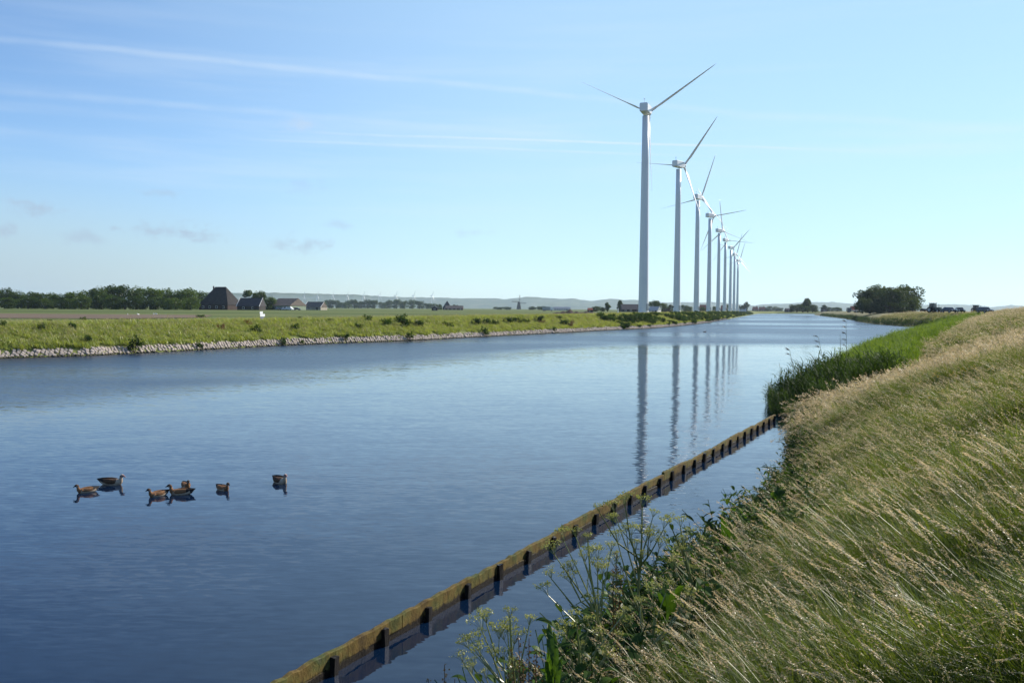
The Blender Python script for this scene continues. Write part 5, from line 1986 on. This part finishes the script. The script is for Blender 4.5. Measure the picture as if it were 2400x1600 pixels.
def umbel_plant(label, nodes, d, base_px, seed):
    """nodes: photo positions of flower heads; branches spring from the main stem"""
    r = random.Random(seed)
    foot = P(base_px[0], base_px[1], d)
    g = gz(foot.x, d)
    o = thing('umbel_plant', label, 'wild plant', (foot.x, d, g), 0, 'umbel plants on the near bank')
    main = Vector(P(nodes[0][0], nodes[0][1], d + nodes[0][2])) - Vector((foot.x, d, g))
    st_ = MB()
    path = [Vector((0, 0, -.1)), main * .3 + Vector((r.gauss(0, .03), 0, .03)), main * .6 + Vector((r.gauss(0, .03), r.gauss(0, .03), .05)), main * .85 + Vector((0, 0, .02)), main]
    st_.tube(path, [.017, .014, .011, .008, .005], 6)
    heads = [(main, (path[4] - path[3]))]
    for (hx_, hy_, dd) in nodes[1:]:
        t = Vector(P(hx_, hy_, d + dd)) - Vector((foot.x, d, g))
        f = max(.25, min(.9, (t.z / max(main.z, .01)) * .62 + r.gauss(0, .05)))
        k = f * 4
        j = min(int(k), 3)
        s0 = path[j].lerp(path[j + 1], k - j)
        m = s0.lerp(t, .5) + Vector((0, 0, -.04)) + (t - s0).cross(Vector((0, 1, 0))).normalized() * r.gauss(0, .02)
        st_.tube([s0, m, t], [.008, .006, .0035], 5)
        heads.append((t, t - m))
        # side branchlet
        for _q in range(r.choice((0, 1, 1))):
            t2 = m.lerp(t, .3) + Vector((r.gauss(0, .07), r.gauss(0, .07), r.uniform(.03, .12)))
            st_.tube([m, m.lerp(t2, .5), t2], [.004, .003, .002], 4)
            heads.append((t2, t2 - m))
    st_.build('stem', M['umbel_stem'], o)
    for t, dv in heads:
        b = MB()
        umbel(b, Vector((0, 0, 0)), (dv.normalized() + Vector((0, 0, .9))), r.uniform(.07, .12), r)
        h_ = b.build('flower_head', [M['umbel'], M['umbel_stem']], o)
        h_.location = t
        h_['kind'] = 'stuff'
    for k in range(4):
        b = MB()
        big_leaf(b, path[1] * r.uniform(.2, 1.2), r.uniform(0, 6.28), r.uniform(.2, .32), r.uniform(.07, .12), .7, .9)
        b.build('leaf', M['bigleaf'], o)
    return o


umbel_plant('tall umbel plant in front of the breakwater, left of the forked one', [(1378, 1270, .1), (1300, 1300, 0), (1330, 1345, 0), (1285, 1395, .1), (1292, 1355, -.2), (1400, 1310, .2), (1350, 1258, .1), (1432, 1292, .2), (1322, 1268, .2), (1395, 1420, 0), (1370, 1480, 0), (1412, 1350, .1)], 6.4, (1418, 1640), 1)
umbel_plant('tallest forked umbel plant reaching above the breakwater posts', [(1505, 1190, .1), (1465, 1185, 0), (1530, 1212, .2), (1440, 1200, .2), (1545, 1285, 0), (1480, 1255, 0), (1490, 1290, .1), (1405, 1200, 0), (1448, 1272, .1), (1520, 1262, -.2), (1555, 1240, 0), (1442, 1330, 0)], 6.9, (1500, 1560), 2)
umbel_plant('slender umbel plant right of the forked one, against the water', [(1595, 1235, .1), (1570, 1225, 0), (1618, 1262, .2), (1640, 1270, 0), (1556, 1262, .2), (1600, 1300, 0), (1580, 1330, .1)], 7.6, (1640, 1480), 3)
umbel_plant('low umbel plant with green heads at the bottom edge', [(1195, 1448, 0), (1140, 1460, 0), (1130, 1478, .1), (1190, 1480, .1), (1240, 1465, .1), (1118, 1520, 0), (1126, 1540, -.1), (1205, 1510, .1), (1085, 1550, 0), (1110, 1565, 0), (1140, 1590, .1), (1180, 1545, 0)], 5.3, (1225, 1690), 4)
umbel_plant('umbel plant between the low one and the tall left one', [(1350, 1455, 0), (1330, 1490, 0), (1380, 1465, .1), (1400, 1500, 0), (1310, 1510, .1), (1420, 1540, 0), (1360, 1530, .1), (1445, 1500, .1), (1460, 1440, .2)], 5.8, (1400, 1680), 5)
umbel_plant('short umbel plant tucked into the grass right of the tall ones', [(1530, 1400, 0), (1500, 1420, .1), (1560, 1390, .1), (1590, 1440, 0), (1480, 1470, 0), (1540, 1480, .1), (1610, 1400, .1)], 6.3, (1560, 1640), 6)


def dock(label, tips, d, base_px, seed):
    r = random.Random(seed)
    foot = P(base_px[0], base_px[1], d)
    g = gz(foot.x, d)
    o = thing('dock_plant', label, 'wild plant', (foot.x, d, g), 0, 'brown seeded dock plants on the near bank')
    for (tx, ty) in tips:
        t = Vector(P(tx, ty, d + r.gauss(0, .08))) - Vector((foot.x, d, g))
        st_ = MB()
        pts = [Vector((0, 0, -.1)), t * .35 + Vector((r.gauss(0, .02), 0, 0)), t * .7, t]
        st_.tube(pts, [.007, .005, .004, .002], 5)
        s_ = st_.build('stem', M['dockseed'], o)
        b = MB()
        for k in range(130):
            f = 1 - .55 * r.random()
            c = t * f + Vector((r.gauss(0, 1), r.gauss(0, 1), r.gauss(0, 1))) * .014 * (1.1 - f * .6) * 1.8
            n_ = Vector((r.gauss(0, 1), r.gauss(0, 1), r.gauss(0, 1))).normalized()
            u_ = n_.cross(Vector((r.gauss(0, 1), r.gauss(0, 1), 1))).normalized()
            v_ = n_.cross(u_)
            q = r.uniform(.005, .009)
            b.add([c - u_ * q, c + v_ * q, c + u_ * q, c - v_ * q], [(0, 1, 2, 3)])
        b.build('seed_head', M['dockseed'], s_)['kind'] = 'stuff'
    for k in range(4):
        b = MB()
        big_leaf(b, Vector((0, 0, .02)), r.uniform(0, 6.28), r.uniform(.22, .34), r.uniform(.06, .09), .5, .8, wav=.006)
        b.build('leaf', M['bigleaf'], o)


dock('brown seeded dock plant left of the upright broad leaves', [(1215, 1490), (1240, 1495), (1200, 1530), (1258, 1520), (1225, 1545), (1190, 1560)], 5.2, (1240, 1720), 11)
dock('small brown dock spike at the bottom left of the near plants', [(1042, 1556), (1066, 1590), (1004, 1590)], 5.0, (1050, 1750), 12)
dock('brown dock spikes among the umbel heads', [(1445, 1300), (1455, 1330), (1437, 1330)], 6.6, (1440, 1560), 13)


def leaf_plant(label, leaves, d, base_px, seed, wid=.11):
    r = random.Random(seed)
    foot = P(base_px[0], base_px[1], d)
    g = gz(foot.x, d)
    o = thing('broad_leaf_plant', label, 'wild plant', (foot.x, d, g), 0, 'broad leaved plants on the near bank')
    st_ = MB()
    for (tx, ty, bx, by) in leaves:
        c0 = Vector(P(bx, by, d)) - Vector((foot.x, d, g))
        t = Vector(P(tx, ty, d + r.gauss(0, .06))) - Vector((foot.x, d, g))
        v = t - c0
        L = v.length * 1.12
        st_.tube([(0, 0, -.05), c0 * .6, c0], [.008, .006, .005], 5)
        az = math.atan2(r.gauss(0, .4), v.x if abs(v.x) > .01 else .01)
        lean = math.atan2(abs(v.x), max(v.z, .001)) * .7
        b = MB()
        big_leaf(b, c0, az, L, wid * r.uniform(.45, .8), lean, r.uniform(.5, 1.3), wav=.014)
        b.build('leaf', M['bigleaf'], o)
    st_.build('stem', M['umbel_stem'], o)
    return o


leaf_plant('upright broad leaves beside the low umbel plant at the bottom edge', [(1270, 1468, 1292, 1560), (1290, 1490, 1300, 1590), (1310, 1520, 1300, 1600), (1280, 1540, 1290, 1620), (1318, 1545, 1300, 1625), (1265, 1500, 1288, 1600)], 5.2, (1295, 1720), 21, .07)
leaf_plant('broad green leaves below the forked umbel plant', [(1535, 1345, 1560, 1440), (1570, 1370, 1560, 1460), (1550, 1390, 1545, 1470), (1520, 1400, 1540, 1480), (1590, 1350, 1575, 1440)], 6.6, (1555, 1560), 22, .12)
leaf_plant('broad leaved plant with curled leaves at the water edge, nearest', [(1652, 1235, 1700, 1300), (1680, 1205, 1705, 1290), (1720, 1225, 1715, 1300), (1660, 1275, 1700, 1330), (1690, 1260, 1705, 1330), (1740, 1250, 1720, 1320), (1640, 1300, 1690, 1350)], 9.3, (1715, 1400), 23, .15)
leaf_plant('broad leaved plant with curled leaves at the water edge, farther', [(1725, 1185, 1750, 1240), (1750, 1175, 1760, 1240), (1735, 1215, 1755, 1260), (1775, 1190, 1765, 1250), (1700, 1195, 1745, 1250)], 11.5, (1765, 1310), 24, .15)
leaf_plant('broad leaves in the grass right of the umbel plants', [(1630, 1390, 1650, 1470), (1660, 1400, 1655, 1480), (1615, 1430, 1645, 1490)], 7.2, (1655, 1560), 25, .12)


def nettle(label, top, d, base_px, seed, nst=5):
    r = random.Random(seed)
    foot = P(base_px[0], base_px[1], d)
    g = gz(foot.x, d)
    o = thing('nettle_clump', label, 'wild plant', (foot.x, d, g), 0, 'dark leafy stems at the near water edge')
    st_ = MB()
    for k in range(nst):
        t = Vector(P(top[0] + r.gauss(0, 16), top[1] + abs(r.gauss(0, 18)), d + r.gauss(0, .2))) - Vector((foot.x, d, g))
        st_.tube([(0, 0, -.05), t * .5 + Vector((.05, 0, 0)), t], [.007, .005, .003], 5)
        b = MB()
        for j in range(9):
            f = .35 + .65 * j / 9
            for q in range(2):
                a = j * 1.57 + q * 3.14 + r.gauss(0, .3)
                big_leaf(b, t * f, a, r.uniform(.08, .13), .04, 1.0, .9)
        b.build('foliage', M['reed_shade'], o)
    st_.build('stem', M['umbel_stem'], o)


nettle('dark leafy stems leaning over the water below the breakwater end', (1805, 1085), 15.5, (1830, 1180), 31)
nettle('dark leafy stems at the water edge above the farther curled leaf plant', (1785, 1130), 13.5, (1810, 1230), 32)

# low herbs crowding the near waterline
hbm = []
for i in range(6):
    r = random.Random(700 + i)
    b = MB()
    for k in range(9):
        a = r.uniform(0, 6.28)
        h = r.uniform(.3, .75)
        sp_ = bent((r.gauss(0, .1), r.gauss(0, .1), -.05), h, a, r.uniform(.05, .4), r.uniform(.1, .6), 4)
        b.tube(sp_, [.005, .004, .003, .002, .002], 4, 0)
        for j in range(9):
            f = .2 + .8 * j / 9
            c = sp_[min(int(f * 4), 3)].lerp(sp_[min(int(f * 4) + 1, 4)], f * 4 - min(int(f * 4), 3))
            big_leaf(b, c, r.uniform(0, 6.28), r.uniform(.07, .17) * (1.2 - .5 * f), r.uniform(.02, .055), r.uniform(.5, 1.2), r.uniform(.3, 1.0), 0 if i % 2 else 1)
    hbm.append(proto('herb', b.mesh('herb', [M['weed'], M['bigleaf']])))
n = 6000
hx_, hy_ = rng.uniform(-1, 13, n * 12), rng.uniform(4, 36, n * 12)
hs_r = rs(hx_, hy_)
k = (hs_r > -.12) & (hs_r < .2 + np.interp(hy_, [10, 15, 22], [1.4, .6, .3]) * rng.random(len(hx_)) ** 1.6) & (vnoise(hx_, hy_, 3, 77) + rng.normal(0, .5, len(hx_)) > -.2)
hx_, hy_, hs_r = hx_[k], hy_[k], hs_r[k]
scatter('bank_herbs', np.column_stack([hx_, hy_, np.maximum(zr(hx_, hy_, hs_r), -.03)]), np.column_stack([np.zeros(len(hx_)), np.full(len(hx_), -.15), rng.uniform(0, 6, len(hx_))]), rng.uniform(.75, 1.4, len(hx_)) * np.interp(hy_, [6, 16, 30], [1.35, 1.15, .8]), rng.integers(0, 6, len(hx_)), hbm)
print('herbs', len(hx_))

# buttercups in the meadow
fb = MB()
for k in range(6):
    a = 6.283 * k / 6
    fb.add([(0, 0, .0), (.014 * math.cos(a - .4), .014 * math.sin(a - .4), .006), (.026 * math.cos(a), .026 * math.sin(a), .012), (.014 * math.cos(a + .4), .014 * math.sin(a + .4), .006)], [(0, 1, 2, 3)])
ME_FLOW = fb.mesh('flower', [M['yellow']])
ME_FST = MB().tube([(0, 0, -.72), (.02, 0, -.35), (0, 0, 0)], .004, 4).tube([(.02, 0, -.35), (.05, .02, -.03)], .003, 4).mesh('stem', [M['umbel_stem']])
for i, (px, py) in enumerate(sorted([(2203, 834), (2243, 837), (2285, 839), (2323, 864), (2214, 866), (2195, 874), (2194, 881), (2166, 874), (2155, 901), (2234, 878), (2259, 867), (2286, 864), (2180, 931), (2206, 920), (2290, 905)])):
    x, y, z = hit(px, py, .70)
    o = thing('buttercup', f'yellow buttercup in the meadow slope, {ORD[i]} from the left of fifteen', 'flower', (x, y, z + .72), random.uniform(0, 6), 'yellow buttercups on the slope', random.uniform(.9, 1.4) * (y / 22) ** .5)
    for q in ((0, 0, 0), (.05, .02, -.03), (-.04, .03, -.05), (.02, -.05, -.02), (-.02, -.03, .03)):
        f_ = link('flower', ME_FLOW, o)
        f_.location = q
    link('stem', ME_FST, o)
print('objects', len(bpy.data.objects))
